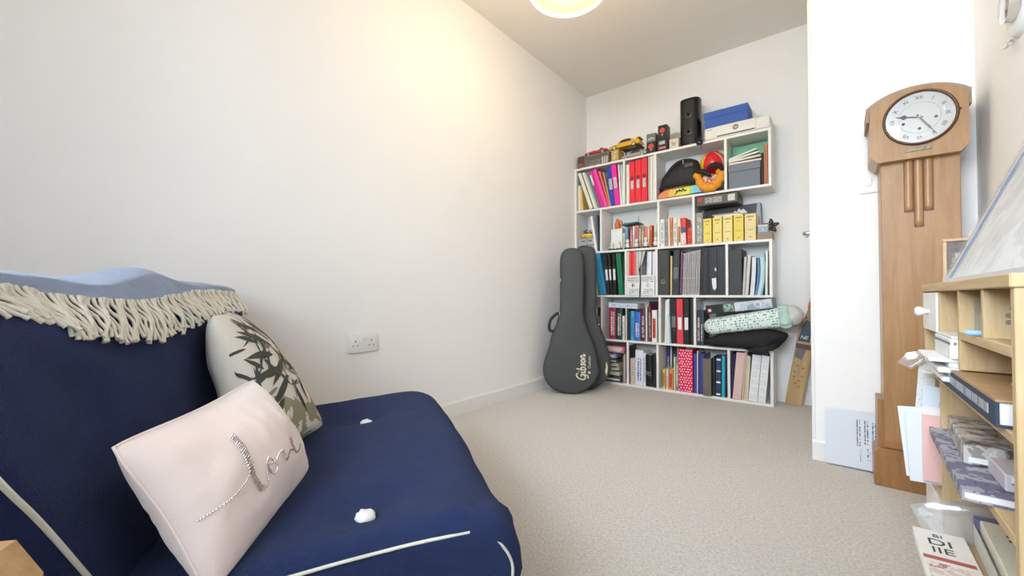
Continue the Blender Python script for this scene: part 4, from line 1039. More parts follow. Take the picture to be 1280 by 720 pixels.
gg.obj('tissue_end', mat('white_tissue', (.70, .69, .65), .75, .1, 12, .7, 40), o, 70)
o = thing('game_box', 'flat dark game box with a white ring emblem on top of the mint parcel', 'box', (-.690, 2.905, .556), (0, math.radians(-7.6), 0))
g().box(0, .375, 0, .19, 0, .058, .001).obj('body', mat('game_black', (.018, .02, .025), .3), o)
g().box(.012, .034, -.0008, .0003, .012, .034).obj('red_white_logo', mat('logo_red', (.72, .10, .08), .4), o)
g().box(.016, .030, -.0012, .0003, .016, .030).obj('logo_white', WHITEP, o)
g().box(.105, .165, -.0007, .0003, .004, .054).obj('picture', blotch('game_foliage', [(.03, .05, .05), (.12, .25, .18), (.42, .55, .46), (.05, .10, .08)], 50), o)
g().box(.170, .374, -.0007, .0003, .001, .057).obj('picture', blotch('game_sky', [(.10, .14, .20), (.28, .36, .46), (.50, .57, .64), (.62, .66, .70)], 9), o)
g().tube([(.300 + .017 * math.cos(a), -.0012, .032 + .017 * math.sin(a)) for a in [k * math.pi / 12 for k in range(24)]], .0028, 5, True).obj('ring_emblem', WHITEP, o)

# fourth row: pale blue book lying on the upright ones, dark one behind
o = thing('paperback_book', 'pale blue book lying flat on the dark red and dark green hardbacks', 'book', (-1.414, SY + .012, .5880), (0, math.radians(2.0), 0))
g().prism([(0, 0), (.232, 0), (.232, .003), (.004, .003), (.004, .036), (.232, .036), (.232, .039), (0, .039)], 0, .14).obj('cover', mat('pale_blue_cover', (.55, .66, .78), .4), o)
g().box(.004, .230, .003, .137, .003, .036).obj('pages', PAPER, o)
g().box(.012, .225, -.0006, .001, .006, .033).obj('spine_print', printed('pale_blue_print', (.66, .73, .80), (.16, .26, .50), 60, 60, 'z', .55, .5), o)
o = thing('hardback_book', 'tall black and red book at the back of the fourth row second compartment', 'book', (-1.148, 3.115, .3433))
g().box(0, .085, 0, .026, 0, .292, .001).obj('cover', mat('black_red_cover', (.05, .015, .02), .4), o)
g().box(.002, .083, .002, .024, .292, .2935).obj('pages', PAPER, o)

# ------------------------------------------------------------------ bottom row, far left: pink box, wallets and a heap of papers
o = thing('gift_box', 'pink and white patterned box on the paper heap at the bottom left', 'box', (-1.470, SY + .01, .248), (0, math.radians(0), 0))
g().box(0, .185, 0, .15, 0, .050, .002).obj('body', mat('rose_card', (.55, .20, .24), .5), o)
g().prism([(.02, .012), (.16, .010), (.172, .040), (.05, .044)], -.001, .0004).obj('pale_panel', mat('blush_panel', (.80, .62, .62), .4), o)
HE = [(-1.472, .165, .034, (.30, .34, .50), 'blue grey plastic wallet under the pink box, bottom left'), (-1.470, .135, .022, (.12, .12, .12), 'black folder in the paper heap, bottom left'),
      (-1.468, .110, .018, (.62, .60, .50), 'cream paper sheaf in the heap, bottom left'), (-1.466, .090, .020, (.50, .47, .36), 'straw coloured paper sheaf in the bottom left heap'),
      (-1.470, .060, .026, (.60, .60, .60), 'crumpled grey paper sheaf low in the bottom left heap'), (-1.465, .0165, .040, (.10, .10, .11), 'black folder at the base of the bottom left heap')]
z_ = .0165
for i, (x_, _, t_, c_, l_) in enumerate(reversed(HE)):
    t_ += .010
    o = thing('document_folder', l_, 'folder', (x_, SY + .004, z_), (0, 0, R.uniform(-.03, .03)))
    pts = [(k / 8 * (.155 - .006 * i), .006 * math.sin(k * 1.3 + i * 2) * (k / 8)) for k in range(9)]
    pts = [(a, max(0, b)) for a, b in pts]
    g().prism(pts + [(a, min(t_, b + t_ * .82)) for a, b in reversed(pts)], 0, .15).obj('cover', card(c_), o)
    g().box(.006, .145 - .006 * i, -.003, .14, t_ * .3, t_ * .55).obj('papers', PAPER, o)
    z_ += t_ + .0004
for o_ in bpy.data.objects:
    if o_.get('label', '').startswith('pink and white patterned box'): o_.location.z = z_ + .001

# ------------------------------------------------------------------ guitar cases leaning in the corner
CASE = [(717.5, 495.2), (733.5, 487.7), (743, 476.5), (746, 466), (744, 452), (738, 430), (731, 412), (727, 398), (727.2, 385), (727.7, 360), (727.7, 328), (725, 314.5), (718, 311), (712.7, 310.5), (705, 312), (700, 318),
        (698.3, 328), (698.3, 360), (698, 388), (693.5, 408), (687, 424), (684, 438), (679, 452.5), (676.6, 465), (678.5, 478), (687, 489), (701.5, 494.7)]
CASE = [((x - 712) * .00547, (495.2 - y) * .00547) for x, y in CASE]
CASE_SM = [(p.x, p.y) for p in smooth_path([Vector((a, b, 0)) for a, b in CASE], 3, True)]
LEA = mat('black_tolex', (.060, .064, .066), .48, .12, 18, .45, 700)
LEAD = mat('black_binding', (.014, .014, .015), .5, .1, 30)
def shrink(pts, d):
    n = len(pts); out = []
    for i in range(n):
        a, b, c = Vector(pts[i - 1]), Vector(pts[i]), Vector(pts[(i + 1) % n])
        t = (c - a).normalized()
        out.append((b.x - t.y * d, b.y + t.x * d))
    return out
def guitar_case(label, loc, rz, lean, sx=1., logo=True):
    o = thing('guitar_case', label, 'guitar case', loc, (0, 0, 0), 'guitar cases')
    o.rotation_euler = (math.radians(-lean), 0, rz)
    base = [(a * sx, b) for a, b in CASE_SM]
    n = len(base)
    def shell(y0, y1, rounded_front):
        gg = g(); rings = []
        prof = [(y0, .022), (y0 + .004 if rounded_front else y0, .010), (y0 + .014, .002), (y1, 0)] if rounded_front else [(y0, 0), (y1 - .014, .002), (y1 - .004, .010), (y1, .022)]
        for y, d in prof: rings.append([(a, y, b) for a, b in shrink(base, d)])
        V = sum(rings, [])
        F = [tuple(range(n)), tuple(range(4 * n - 1, 3 * n - 1, -1))]
        for r in range(3): F += [(r * n + i, r * n + (i + 1) % n, (r + 1) * n + (i + 1) % n, (r + 1) * n + i) for i in range(n)]
        return gg.add(V, F)
    shell(0, .044, True).obj('lid', LEA, o, 40)
    shell(.048, .100, False).obj('shell', LEA, o, 40)
    bm_ = g().tube([(a, .046, b) for a, b in shrink(base, -.0005)], .0042, 5, True)
    bm_.obj('valance', LEAD, o, 60)
    for i in (33, 51, 57):       # latches on the left side
        a, b = base[min(i + 18, n - 1)]
    for zz in (.98 * .56, .98 * .80):
        xl = min(p[0] for p in base if abs(p[1] - zz) < .03)
        g().box(xl - .004, xl + .003, .034, .058, zz - .014, zz + .014, .0015).obj('latch', CHROME, o)
    h1 = min(p[0] for p in base if abs(p[1] - .545) < .02); h2 = min(p[0] for p in base if abs(p[1] - .425) < .02)
    g().tube(smooth_path([(h1 + .004, .046, .552), (h1 - .022, .046, .545), (h1 - .062, .046, .505), (h2 - .030, .046, .450), (h2 - .022, .046, .428), (h2 + .006, .046, .424)], 5), .010, 8).obj('handle', LEAD, o, 60)
    return o
CX, CY = -1.438, 2.452
RZ = math.atan2(.55, .835)
gc = guitar_case('black guitar case with gold script lettering, in front of the other case', (CX, CY, .006), RZ, 3.0)
GOLD = mat('gold_print', (.72, .64, .46), .45, .06, 60)
LET = {'G': [[(.95, 1.15), (.75, 1.38), (.35, 1.30), (.08, .75), (.12, .2), (.45, -.02), (.80, .25), (.88, .62), (.50, .62)], [(.88, .62), (.86, .0), (.70, -.42), (.35, -.45)]],
       'i': [[(1.22, .72), (1.18, .12), (1.32, .0), (1.46, .12)]], 'idot': [[(1.24, 1.0), (1.30, 1.08)]],
       'b': [[(1.66, 1.42), (1.60, .05), (1.90, .0), (2.04, .35), (1.90, .66), (1.66, .52)]],
       's': [[(2.66, .58), (2.44, .68), (2.36, .46), (2.58, .26), (2.52, .02), (2.22, .06)]],
       'o': [[(2.98, .68), (2.80, .40), (2.92, .02), (3.16, .10), (3.22, .48), (2.98, .68)]],
       'n': [[(3.48, .68), (3.42, .0)], [(3.43, .38), (3.64, .68), (3.84, .58), (3.80, .08), (3.98, .04), (4.12, .30)]]}
gg = g()
def gmap(p, s=.0425, u0=.090, v0=.095): return (u0 - (p[1]) * s, -.0012, v0 + (p[0] + .12 * p[1]) * s)
for ch, strokes in LET.items():
    for st in strokes:
        pts = [gmap(p) for p in smooth_path([Vector((a, b, 0)) for a, b in st], 5)]
        gg.tube(pts, .0045 if ch != 'n' else .0040, 5)
for i in range(len(gg.v)): gg.v[i].y = -.0010 + (gg.v[i].y + .0012) * .25
gg.obj('script_logo', GOLD, gc, 60)
lettering('Custom', .026, GOLD, gc, (.118, -.0008, .215), (math.radians(90), math.radians(-90), 0), 'small_lettering', shear=.2)
star = [((.013 if k % 2 == 0 else .0055) * math.cos(k * math.pi / 5), (.013 if k % 2 == 0 else .0055) * math.sin(k * math.pi / 5)) for k in range(10)]
g().prism([(.117 + a, .147 + b) for a, b in star], -.0012, .0).obj('star_mark', GOLD, gc)
gc2 = guitar_case('black guitar case with a cream curved badge, half hidden behind the lettered case', (CX + .006, CY + .172, .004), RZ - .02, 2.0, 1.0)
gc2.scale = (1, 1, 1.03)
g().prism([(.150, .10), (.158, .13), (.160, .165), (.152, .195), (.148, .190), (.146, .155), (.140, .135)], -.0010, .0004).obj('badge', mat('cream_badge', (.74, .62, .38), .5), gc2)
g().lathe([(.006, 0), (.006, -.002)], 12, (.10, 0, .455), 'y').obj('stud', CHROME, gc2)

# ------------------------------------------------------------------ cricket bat in the corner beyond the shelving
bat = thing('cricket_bat', 'worn willow cricket bat with orange binding leaning behind the white wall corner', 'bat', (-.237, 3.092, .001), (math.radians(-1.2), math.radians(9.2), 0))
WIL = wood('willow', (.46, .28, .11), (.62, .42, .20), 5, (10, 10, 1), .5, .1)
gg = g()
def blade(u, v):
    z = u * .56
    a = 2 * math.pi * v
    wx = .045 * (1 if u < .86 else 1 - .55 * ((u - .86) / .14) ** 1.5)
    if u < .04: wx *= .9 + .1 * (u / .04)
    th = .010 + .012 * math.sin(math.pi * min(1, u * 1.05)) 
    x = math.copysign(abs(math.cos(a)) ** .55, math.cos(a)) * wx
    y = math.sin(a); y = y * (.006 if y < 0 else th)
    return (x, y, z)
gg.grid(blade, 30, 24, wrap_v=True)
gg.add([blade(0, j / 24) for j in range(24)], [tuple(range(24))]); gg.add([blade(1, j / 24) for j in range(24)], [tuple(range(24))])
gg.obj('blade', WIL, bat, 50)
g().lathe([(.026, .545), (.020, .575), (.0165, .60), (.0165, .64), (.016, .84), (.018, .85), (.010, .856)], 14).obj('handle', mat('handle_grip', (.30, .24, .17), .7, .2, 60), bat, 50)
g().lathe([(.0190, .605), (.0195, .61), (.0195, .645), (.0190, .65)], 14).obj('orange_binding', mat('orange_binding', (.72, .16, .02), .6), bat, 50)
g().prism([(-.038, .40), (.022, .40), (.020, .525), (-.012, .535), (-.030, .50)], -.0074, -.0064).obj('navy_sticker', mat('navy_sticker', (.025, .045, .075), .35), bat)
lettering('NE', .030, WHITEP, bat, (-.010, -.0078, .425), FRONT, 'sticker_letters', shear=.2)
g().box(-.044, .042, -.0076, -.0062, .355, .385).obj('maroon_band', mat('maroon_sticker', (.11, .035, .04), .4), bat)
g().prism([(-.040, .30), (.0, .285), (.012, .355), (-.036, .355)], -.0074, -.0062).obj('grey_sticker', mat('grey_sticker', (.16, .15, .14), .4), bat)
for a, z in ((-.02, .24), (.01, .23), (-.03, .20), (.0, .15), (-.015, .13), (.005, .115), (-.028, .17), (.012, .18)):
    g().prism([(a, z), (a + .006, z + .003), (a + .008, z + .010), (a + .002, z + .012)], -.0068, -.0056).obj('scuff', mat('scuff', (.14, .09, .05), .7), bat)

# ------------------------------------------------------------------ longcase clock
CLK = thing('longcase_clock', 'slim honey oak grandmother clock with a round silver dial against the wall', 'clock', (.210, YP - .016, 0))
CXc, CYc = .210, YP - .016
def ck(gg=None): gg = gg or g(); gg.m = Matrix.Translation((-CXc, -CYc, 0)); return gg
YF = 1.975
ck().box(.088, .334, YF, 2.118, .0, .105, .003).obj('plinth', OAKD, CLK)
pr = [(.088, .105), (.334, .105), (.334, .115), (.318, .135), (.104, .135), (.088, .115)]
ck().prism(pr, YF + .002, 2.118).obj('base_moulding', OAKD, CLK)
ck().box(.099, .323, YF + .012, 2.118, .135, .305, .002).obj('pedestal', OAKD, CLK)
ck().box(.116, .314, YF + .006, 2.118, .135, 1.16, .002).obj('trunk', OAK, CLK)
ck().box(.116, .314, YF - .001, YF + .008, .140, .165, .002).obj('toe_moulding', OAKD, CLK)
hc = .2085; hw = .121
arch = [(hc - hw, 1.345)] + [(hc + hw * math.sin(a) / math.sin(.93) * .985, 1.345 + .046 * (math.cos(a) - math.cos(.93)) / (1 - math.cos(.93))) for a in [-.93 + 1.86 * k / 16 for k in range(17)]] + [(hc + hw, 1.345)]
head = [(hc - hw, 1.172), (hc - hw + .020, 1.150), (hc + hw - .020, 1.150), (hc + hw, 1.172)] + list(reversed(arch))
ck().prism(head, 1.945, 2.112).obj('hood', OAK, CLK, 30)
top = [(hc + (a - hc) * 1.075, b + .012) for a, b in arch]
bot = [(hc + (a - hc) * 1.0, b + .001) for a, b in arch]
cr_ = [(hc - hw * 1.075, 1.305)] + top + [(hc + hw * 1.075, 1.305), (hc + hw + .001, 1.305)] + list(reversed(bot)) + [(hc - hw - .001, 1.305)]
ck().prism(cr_, 1.960, 2.118).obj('crown_board', mat('greyed_oak', (.33, .26, .20), .6, .1, 20), CLK, 30)
dc = Vector((.2145, 1.945, 1.2845)); DR = .0865
DIAL = mat('silvered_dial', (.56, .55, .52), .3, .05, 8, metal=.25)
ck().lathe([(DR + .003, 0), (DR + .003, -.004), (DR, -.004), (DR, -.0015), (0.0005, -.0015)], 48, tuple(dc), 'y', caps=False).obj('dial', DIAL, CLK, 30)
ck().tube([(dc.x + (DR + .003) * math.cos(a), dc.y - .005, dc.z + (DR + .003) * math.sin(a)) for a in [k * math.pi / 28 for k in range(56)]], .0042, 8, True).obj('bezel', mat('dark_brass', (.10, .045, .022), .35, metal=.3), CLK, 60)
ck().tube([(dc.x + DR * .60 * math.cos(a), dc.y - .0017, dc.z + DR * .60 * math.sin(a)) for a in [k * math.pi / 24 for k in range(48)]], .0005, 4, True).obj('chapter_ring', mat('ring_ink', (.40, .40, .44), .4), CLK)
INK = mat('numeral_ink', (.10, .09, .08), .5)
for k, t_ in enumerate(('XII', 'I', 'II', 'III', 'IIII', 'V', 'VI', 'VII', 'VIII', 'IX', 'X', 'XI')):
    a = math.radians(30 * k)
    lettering(t_, .0165, INK, CLK, (dc.x - CXc + DR * .78 * math.sin(a), dc.y - CYc - .0022, dc.z + DR * .78 * math.cos(a)), (math.radians(90), a, 0), 'numeral', .0002)
def hand(ang, L, spade):
    d = Vector((math.sin(ang), 0, math.cos(ang))); s_ = Vector((math.cos(ang), 0, -math.sin(ang)))
    gg = ck(); c = dc + Vector((0, -.006, 0))
    if spade:
        q = [(.0011, -.010), (.0011, L * .52), (.007, L * .62), (.006, L * .70), (.0012, L * .80), (.0008, L)]
    else:
        q = [(.0022, -.012), (.0022, L * .3), (.0030, L * .62), (.0010, L * .66), (.0008, L)]
    o_ = [c + d * b + s_ * a for a, b in q] + [c + d * b - s_ * a for a, b in reversed(q)]
    n = len(o_); V = o_ + [p + Vector((0, -.0012, 0)) for p in o_]
    gg.add(V, [tuple(range(n)), tuple(range(2 * n - 1, n - 1, -1))] + [(i, (i + 1) % n, n + (i + 1) % n, n + i) for i in range(n)])
    return gg
hand(math.radians(-77.5), DR * .70, True).obj('hour_hand', mat('hand_steel', (.10, .09, .08), .3, metal=.4), CLK)
hand(math.radians(148), DR * .88, False).obj('minute_hand', mat('hand_grey', (.20, .19, .17), .3, metal=.4), CLK)
ck().lathe([(.004, -.002), (.004, -.010), (.002, -.011)], 14, tuple(dc), 'y').obj('hand_boss', CHROME, CLK)
for a, b in ((.46, -.08), (.0, -.44), (-.46, -.16)):
    ck().lathe([(.0045, -.0012), (.0045, -.0026)], 14, (dc.x + a * DR, dc.y, dc.z + b * DR), 'y').obj('winding_hole', mat('winding_hole', (.04, .05, .08), .3), CLK)
ck().lathe([(DR, -.0085), (DR * .6, -.0105), (.001, -.0115)], 40, tuple(dc), 'y', caps=False).obj('dial_glass', glass('clock_glass', gloss=.03), CLK, 60)
ck().lathe([(.003, 0), (.003, -.006)], 10, (dc.x + DR + .009, dc.y, dc.z + .004), 'y').obj('bezel_catch', mat('dark_brass', (.10, .045, .022), .35, metal=.3), CLK)
ck().box(.178, .243, 1.942, 1.946, 1.1715, 1.1865, .001).obj('name_plate', blotch('brass_plate', [(.16, .12, .07), (.30, .24, .15), (.22, .17, .10)], 90, .4), CLK)
for x_, z0_ in ((.189, .972), (.2135, .918), (.238, .972)):
    gg = ck()
    def rod(u, v, x_=x_, z0_=z0_):
        a = math.pi * v
        e = min(1, u * 14)
        r_ = .0112 * math.sqrt(max(0, 1 - (1 - e) ** 2))
        return (x_ - r_ * math.cos(a), YF + .006 - r_ * .75 * math.sin(a), z0_ + u * (1.152 - z0_))
    gg.grid(rod, 24, 12)
    gg.obj('half_column', OAK, CLK, 60)
    ck().box(x_ - .0125, x_ + .0125, YF + .0045, YF + .0062, z0_ - .002, 1.150).obj('painted_column_shadow', mat('painted_shadow_brown', (.16, .05, .03), .5), CLK)  # shade beside each half column, put in as a dark backing strip

# ------------------------------------------------------------------ wall plates, plastic sleeve, lamps
sw = thing('light_switch', 'white light switch plate on the wall beside the clock', 'switch', (.106, YP, 1.125))
g().box(-.043, .043, -.008, 0, -.043, .043, .003, seg=2).obj('plate', WHITEP, sw, 40)
for a in (-.016, .016): g().box(a - .010, a + .010, -.012, -.007, -.016, .016, .002).obj('rocker', WHITEP, sw)
so = thing('wall_socket', 'white double power socket on the left wall above the futon', 'socket', (XL, 1.040, .4605), (0, 0, math.radians(90)))
g().box(-.073, .073, -.009, 0, -.043, .043, .003, seg=2).obj('plate', WHITEP, so, 40)
SLOT = mat('socket_slot', (.05, .05, .05), .6)
for s_ in (-1, 1):
    cx = s_ * .040
    g().box(cx - .002, cx + .002, -.0094, -.006, .004, .013).obj('earth_slot', SLOT, so)
    for t_ in (-1, 1): g().box(cx + t_ * .011 - .003, cx + t_ * .011 + .003, -.0094, -.006, -.014, -.010).obj('slot', SLOT, so)
    g().box(s_ * .009 - .0075, s_ * .009 + .0075, -.0135, -.008, .006, .028, .0015).obj('rocker', WHITEP, so)
sl_ = thing('plastic_sleeve', 'clear plastic sleeve with a printed white sheet leaning on the skirting by the clock', 'document', (-.057, 2.098, .002), (math.radians(-5), 0, 0))
g().box(.004, .205, .0012, .0020, .004, .216).obj('printed_sheet', mat('letter_paper', (.84, .87, .93), .6, .02, 30), sl_)
INKB = printed('letter_print', (.84, .87, .93), (.08, .09, .14), 130, 160, 'x', .47, .5, across='z')
for x0_, x1_, z0_, z1_ in ((.100, .112, .09, .19), (.122, .138, .10, .19), (.146, .158, .11, .185), (.110, .116, .03, .08), (.128, .140, .04, .085), (.150, .162, .03, .09)):
    g().box(x0_, x1_, .0006, .0013, z0_, z1_).obj('print_block', INKB, sl_)
g().box(0, .215, -.0012, -.0008, 0, .226).obj('clear_film', glass('sleeve_film', gloss=.02, rough=.10), sl_)

lamp = thing('pendant_lamp', 'round cream pendant shade glowing below the ceiling', 'lamp', (-.925, 1.545, 2.02))
LR = .168
g().lathe([(LR, 0), (LR, .20), (LR - .004, .20), (LR - .004, .0)], 64, caps=False).obj('shade', glow('lit_shade', (1.0, .78, .46), 5.0), lamp, 40)
g().tube([(LR * math.cos(a), LR * math.sin(a), 0) for a in [k * math.pi / 36 for k in range(72)]], .004, 6, True).obj('rim', glow('lit_rim', (1.0, .95, .80), 1.0), lamp, 60)
g().lathe([(LR - .004, .006), (LR * .5, .002), (.001, .0)], 64, caps=False).obj('diffuser', glow('lit_diffuser', (1.0, .88, .42), .56, (.45, .38, .2)), lamp, 60)
g().tube([(0, 0, .10), (0, 0, .372)], .004, 8).obj('cord', WHITEP, lamp, 60)
g().lathe([(.045, .365), (.045, .375), (.012, .350)], 24).obj('ceiling_rose', WHITEP, lamp, 40)
g().blob((0, 0, .085), (.03, .03, .042), 16, 10).obj('bulb', glow('bulb', (1, .85, .6), 6), lamp, 60)
_pl = bpy.data.lights.new('lamp_light', 'POINT'); _pl.energy = 6.5; _pl.color = (1.0, .74, .44); _pl.shadow_soft_size = .15
_po = bpy.data.objects.new('lamp_light', _pl); COL.objects.link(_po); _po.location = (-.925, 1.545, 1.97)

wl = thing('wall_spotlight', 'white and chrome wall spotlight high on the right wall', 'lamp', (XR, 1.665, 1.43))
g().lathe([(.070, 0), (.068, -.006), (.056, -.014), (.030, -.016)], 32, (0, 0, 0), 'x').obj('wall_plate', WHITEP, wl, 40)
g().lathe([(.030, -.01), (.044, -.014), (.044, -.034), (.036, -.038)], 28, (0, -.024, .010), 'x').obj('spot_head', CHROME, wl, 40)
g().tube(smooth_path([(-.004, .058, -.052), (-.014, .052, -.066), (-.022, .030, -.078), (-.020, .0, -.082)], 5), .005, 8).obj('arm', CHROME, wl, 60)

# ------------------------------------------------------------------ pine pigeonhole bookcase on the right
BX0, BX1, BY0, BY1, BZ = .150, .360, .703, 1.338, .702
bc = thing('pigeonhole_bookcase', 'low pale pine pigeonhole bookcase stuffed with papers along the right wall', 'bookcase', (BX1, BY0, 0))
def bk(gg=None): gg = gg or g(); gg.m = Matrix.Translation((-BX1, -BY0, 0)); return gg
bk().box(BX0 - .004, BX1, BY0 - .003, BY1 + .003, BZ - .016, BZ, .0015).obj('top_board', PINEH, bc)
bk().box(BX0, BX1, BY0, BY0 + .014, 0, BZ - .016, .001).obj('side_panel', PINE, bc)
bk().box(BX0, BX1, BY1 - .012, BY1, 0, BZ - .016, .001).obj('side_panel', PINE, bc)
bk().box(BX1 - .006, BX1, BY0 + .014, BY1 - .012, 0, BZ - .016).obj('back_panel', PINE, bc)
D1, D2, D3 = 1.155, .984, .838          # dividers, far to near
bk().box(BX0, BX1 - .006, D1 - .005, D1 + .005, .02, BZ - .016, .001).obj('divider', PINE, bc)
bk().box(BX0, BX1 - .006, D2 - .006, D2 + .006, .5560, BZ - .016, .001).obj('divider', PINE, bc)
bk().box(BX0, BX1 - .006, D3 - .006, D3 + .006, .619, BZ - .016, .001).obj('divider', PINE, bc)
bk().box(BX0, BX1 - .006, BY0 + .014, D2 - .006, .606, .619, .001).obj('shelf', PINEH, bc)
for a, b, z in ((BY0 + .014, D1 - .005, .520), (BY0 + .014, D1 - .005, .406), (BY0 + .014, D1 - .005, .222), (D1 + .005, BY1 - .012, .520), (D1 + .005, BY1 - .012, .29), (D1 + .005, BY1 - .012, .14), (BY0 + .014, BY1 - .012, .012)):
    bk().box(BX0, BX1 - .006, a, b, z - .012, z, .001).obj('shelf', PINEH, bc)
for z0_, z1_ in ((.604, .684), (.168, .272)):
    d_ = bk().box(BX0 - .003, BX0 + .010, D1 + .007, BY1 - .014, z0_, z1_, .0015).obj('drawer', WHITEP, bc)
    bk().lathe([(.004, 0), (.0045, -.006), (.010, -.012), (.0105, -.018), (.006, -.022)], 18, (BX0 - .003, (D1 + BY1) / 2, (z0_ + z1_) / 2 if z0_ > .5 else .212), 'x').obj('knob', WHITEP, d_, 50)
    bk().box(BX0 + .010, BX1 - .02, D1 + .009, BY1 - .016, z0_ + .002, z1_ - .012).obj('drawer_box', PINE, d_)

def flat(name, label, cat, x0, x1, y0, y1, z, t, m, rz=0., rx=0., ry=0., pages=None, kids=()):
    """something flat lying at height z"""
    cx, cy = (x0 + x1) / 2, (y0 + y1) / 2
    o = thing(name, label, cat, (cx, cy, z), (rx, ry, rz))
    hx, hy = (x1 - x0) / 2, (y1 - y0) / 2
    if pages:
        c = min(.0025, t * .15)
        g().box(-hx, hx, -hy, hy, 0, c).box(-hx, hx, -hy, hy, t - c, t).box(-hx, -hx + c, -hy, hy, c, t - c).obj('cover', m, o)
        g().box(-hx + c, hx - .003, -hy + .003, hy - .003, c, t - c).obj('pages', pages, o)
    else:
        g().box(-hx, hx, -hy, hy, 0, t, min(.0015, t * .3)).obj('body', m, o)
    return o
# upper-far pigeonhole: packets and loose papers
z_ = .5212
for i, (dx, t_, c_, l_) in enumerate(((.014, .010, (.70, .70, .68), 'clear wrapped cards at the bottom of the white paper pile'), (.004, .008, (.82, .82, .82), 'white envelope low in the pile of the far pigeonhole'),
                                      (.010, .007, (.60, .62, .66), 'grey magazine in the white paper pile of the far pigeonhole'), (-.002, .008, (.84, .84, .84), 'white envelope sticking out in the middle of the paper pile'),
                                      (.012, .008, (.76, .76, .78), 'pale grey booklet in the paper pile beneath the top envelope'), (-.012, .006, (.85, .85, .84), 'white envelope jutting out furthest, top of the paper pile'))):
    o = flat('envelope', l_, 'papers', .130 + dx, .335, D2 + .010 + .004 * (i % 3), 1.150, z_, t_, mat('stack_paper', c_, .6, .04, 40), R.uniform(-.02, .02))
    if 'magazine' not in l_: g().box(-.08, .09, -.075, -.0745 + .0, t_ * .3, t_ * .7).obj('flap_edge', mat('paper_edge', _sh(c_, .8), .6), o)
    z_ += t_ + .0004
o = flat('packet', 'white printed packet lying on the paper pile in the far pigeonhole', 'packet', .142, .330, .998, 1.140, z_, .034, printed('packet_print', (.82, .82, .82), (.20, .22, .24), 85, 60, 'z', .52, .4))
g().box(-.092, .092, -.068, .068, .0345, .038, .001).obj('folded_top', PAPER, o)
o = flat('paper_roll', 'rolled white paper sticking out of the pigeonhole below the pile', 'papers', .128, .30, 1.165, 1.190, .5212, .004, PAPER)
o2 = thing('bookmark_strip', 'pale printed paper strip hanging from the far pigeonhole', 'papers', (.140, 1.215, .432), (0, math.radians(4), 0))
g().box(-.020, .006, 0, .0012, 0, .110).obj('strip', printed('strip_print', (.74, .74, .71), (.4, .4, .38), 200, 160, 'z', .55, .3), o2)
o3 = thing('plastic_wrap', 'scrap of clear plastic film poking out beside the paper pile', 'wrap', (.118, 1.20, .535))
g().inflate([(-.026, .0), (-.010, .022), (.02, .030), (.02, .012), (-.004, -.012)], 0, .003, 4, .004, 60).obj('film', glass('crumpled_film', gloss=.18, rough=.15, body=.12), o3, 60)
# upright cards in the far lower pigeonhole
for x0_, x1_, y_, z0_, z1_, c_, l_, dg in ((.126, .30, 1.172, .305, .442, (.80, .50, .47), 'salmon pink card standing out of the far pigeonhole', 0), (.108, .28, 1.182, .296, .436, (.74, .77, .82), 'white folded sheet jutting out left of the pink card', -3),
                                           (.126, .32, 1.190, .296, .492, (.70, .76, .86), 'pale blue-white drawing sheet above the pink card', 1), (.104, .25, 1.196, .30, .444, (.78, .80, .82), 'crumpled white sheet furthest left behind the pink card', -5)):
    o = thing('paper_sheet', l_, 'papers', (x0_, y_, z0_), (0, math.radians(dg), 0))
    g().box(0, x1_ - x0_, 0, .0022, 0, z1_ - z0_).obj('sheet', mat('sheet', c_, .6, .03, 30), o)
    if 'pink' in l_ and 'salmon' in l_: g().box(0, x1_ - x0_, -.001, 0, z1_ - z0_ - .004, z1_ - z0_ + .012).obj('white_band', PAPER, o)
    if 'drawing' in l_:
        g().ribbon(smooth_path([(.012, -.0004, .12), (.022, -.0004, .15), (.026, -.0004, .17), (.030, -.0004, .15), (.036, -.0004, .175), (.040, -.0004, .15), (.048, -.0004, .16)], 4), .0008, (0, -1, 0)).obj('pencil_line', mat('pencil', (.35, .38, .42), .6), o, fix=False)
# big hardback, tied letters
o = thing('hardback_book', 'thick navy hardback with tan cover lying on the middle pigeonhole shelf', 'book', (.142, .742, .5207))
NB = mat('navy_cloth', (.035, .055, .095), .6, .1, 40)
g().box(0, .175, 0, .375, 0, .003).box(0, .003, 0, .375, .003, .030).obj('case', NB, o)
g().box(0, .175, 0, .375, .030, .033).obj('tan_cover', wood('tan_cover', (.42, .26, .13), (.55, .37, .20), 4, (3, 3, 3), .6), o)
g().box(.004, .172, .004, .371, .003, .030).obj('pages', mat('bright_pages', (.86, .86, .85), .7, .02, 60), o)
g().box(-.0008, .0005, .03, .345, .010, .022).obj('spine_print', printed('navy_spine_print', (.035, .055, .095), (.42, .46, .52), 90, 110, 'z', .42, .99, across='y'), o)
o = thing('letter_bundle', 'bundle of old letters tied with string on the thick navy hardback', 'letters', (.235, .800, .5542))
for k in range(5):
    g().box(-.055 + .003 * k, .055 - .002 * k, -.060, .065 - .004 * k, k * .006, k * .006 + .005, .0012).obj('letter', mat('letter_%d' % (k % 3), ((.72, .66, .60), (.78, .74, .70), (.66, .60, .60))[k % 3], .7), o)
g().tube([(-.058, 0, .001), (-.056, 0, .031), (.055, 0, .031), (.056, 0, .001)], .0014, 5, False).obj('string', mat('twine', (.42, .40, .40), .8), o)
g().tube([(0, -.063, .001), (0, -.062, .031), (0, .060, .031), (0, .063, .001)], .0014, 5, False).obj('string', mat('twine', (.42, .40, .40), .8), o)
g().tube(smooth_path([(0, 0, .031), (.012, -.006, .045), (.020, -.012, .052)], 4), .0014, 5).obj('bow', mat('twine', (.42, .40, .40), .8), o)
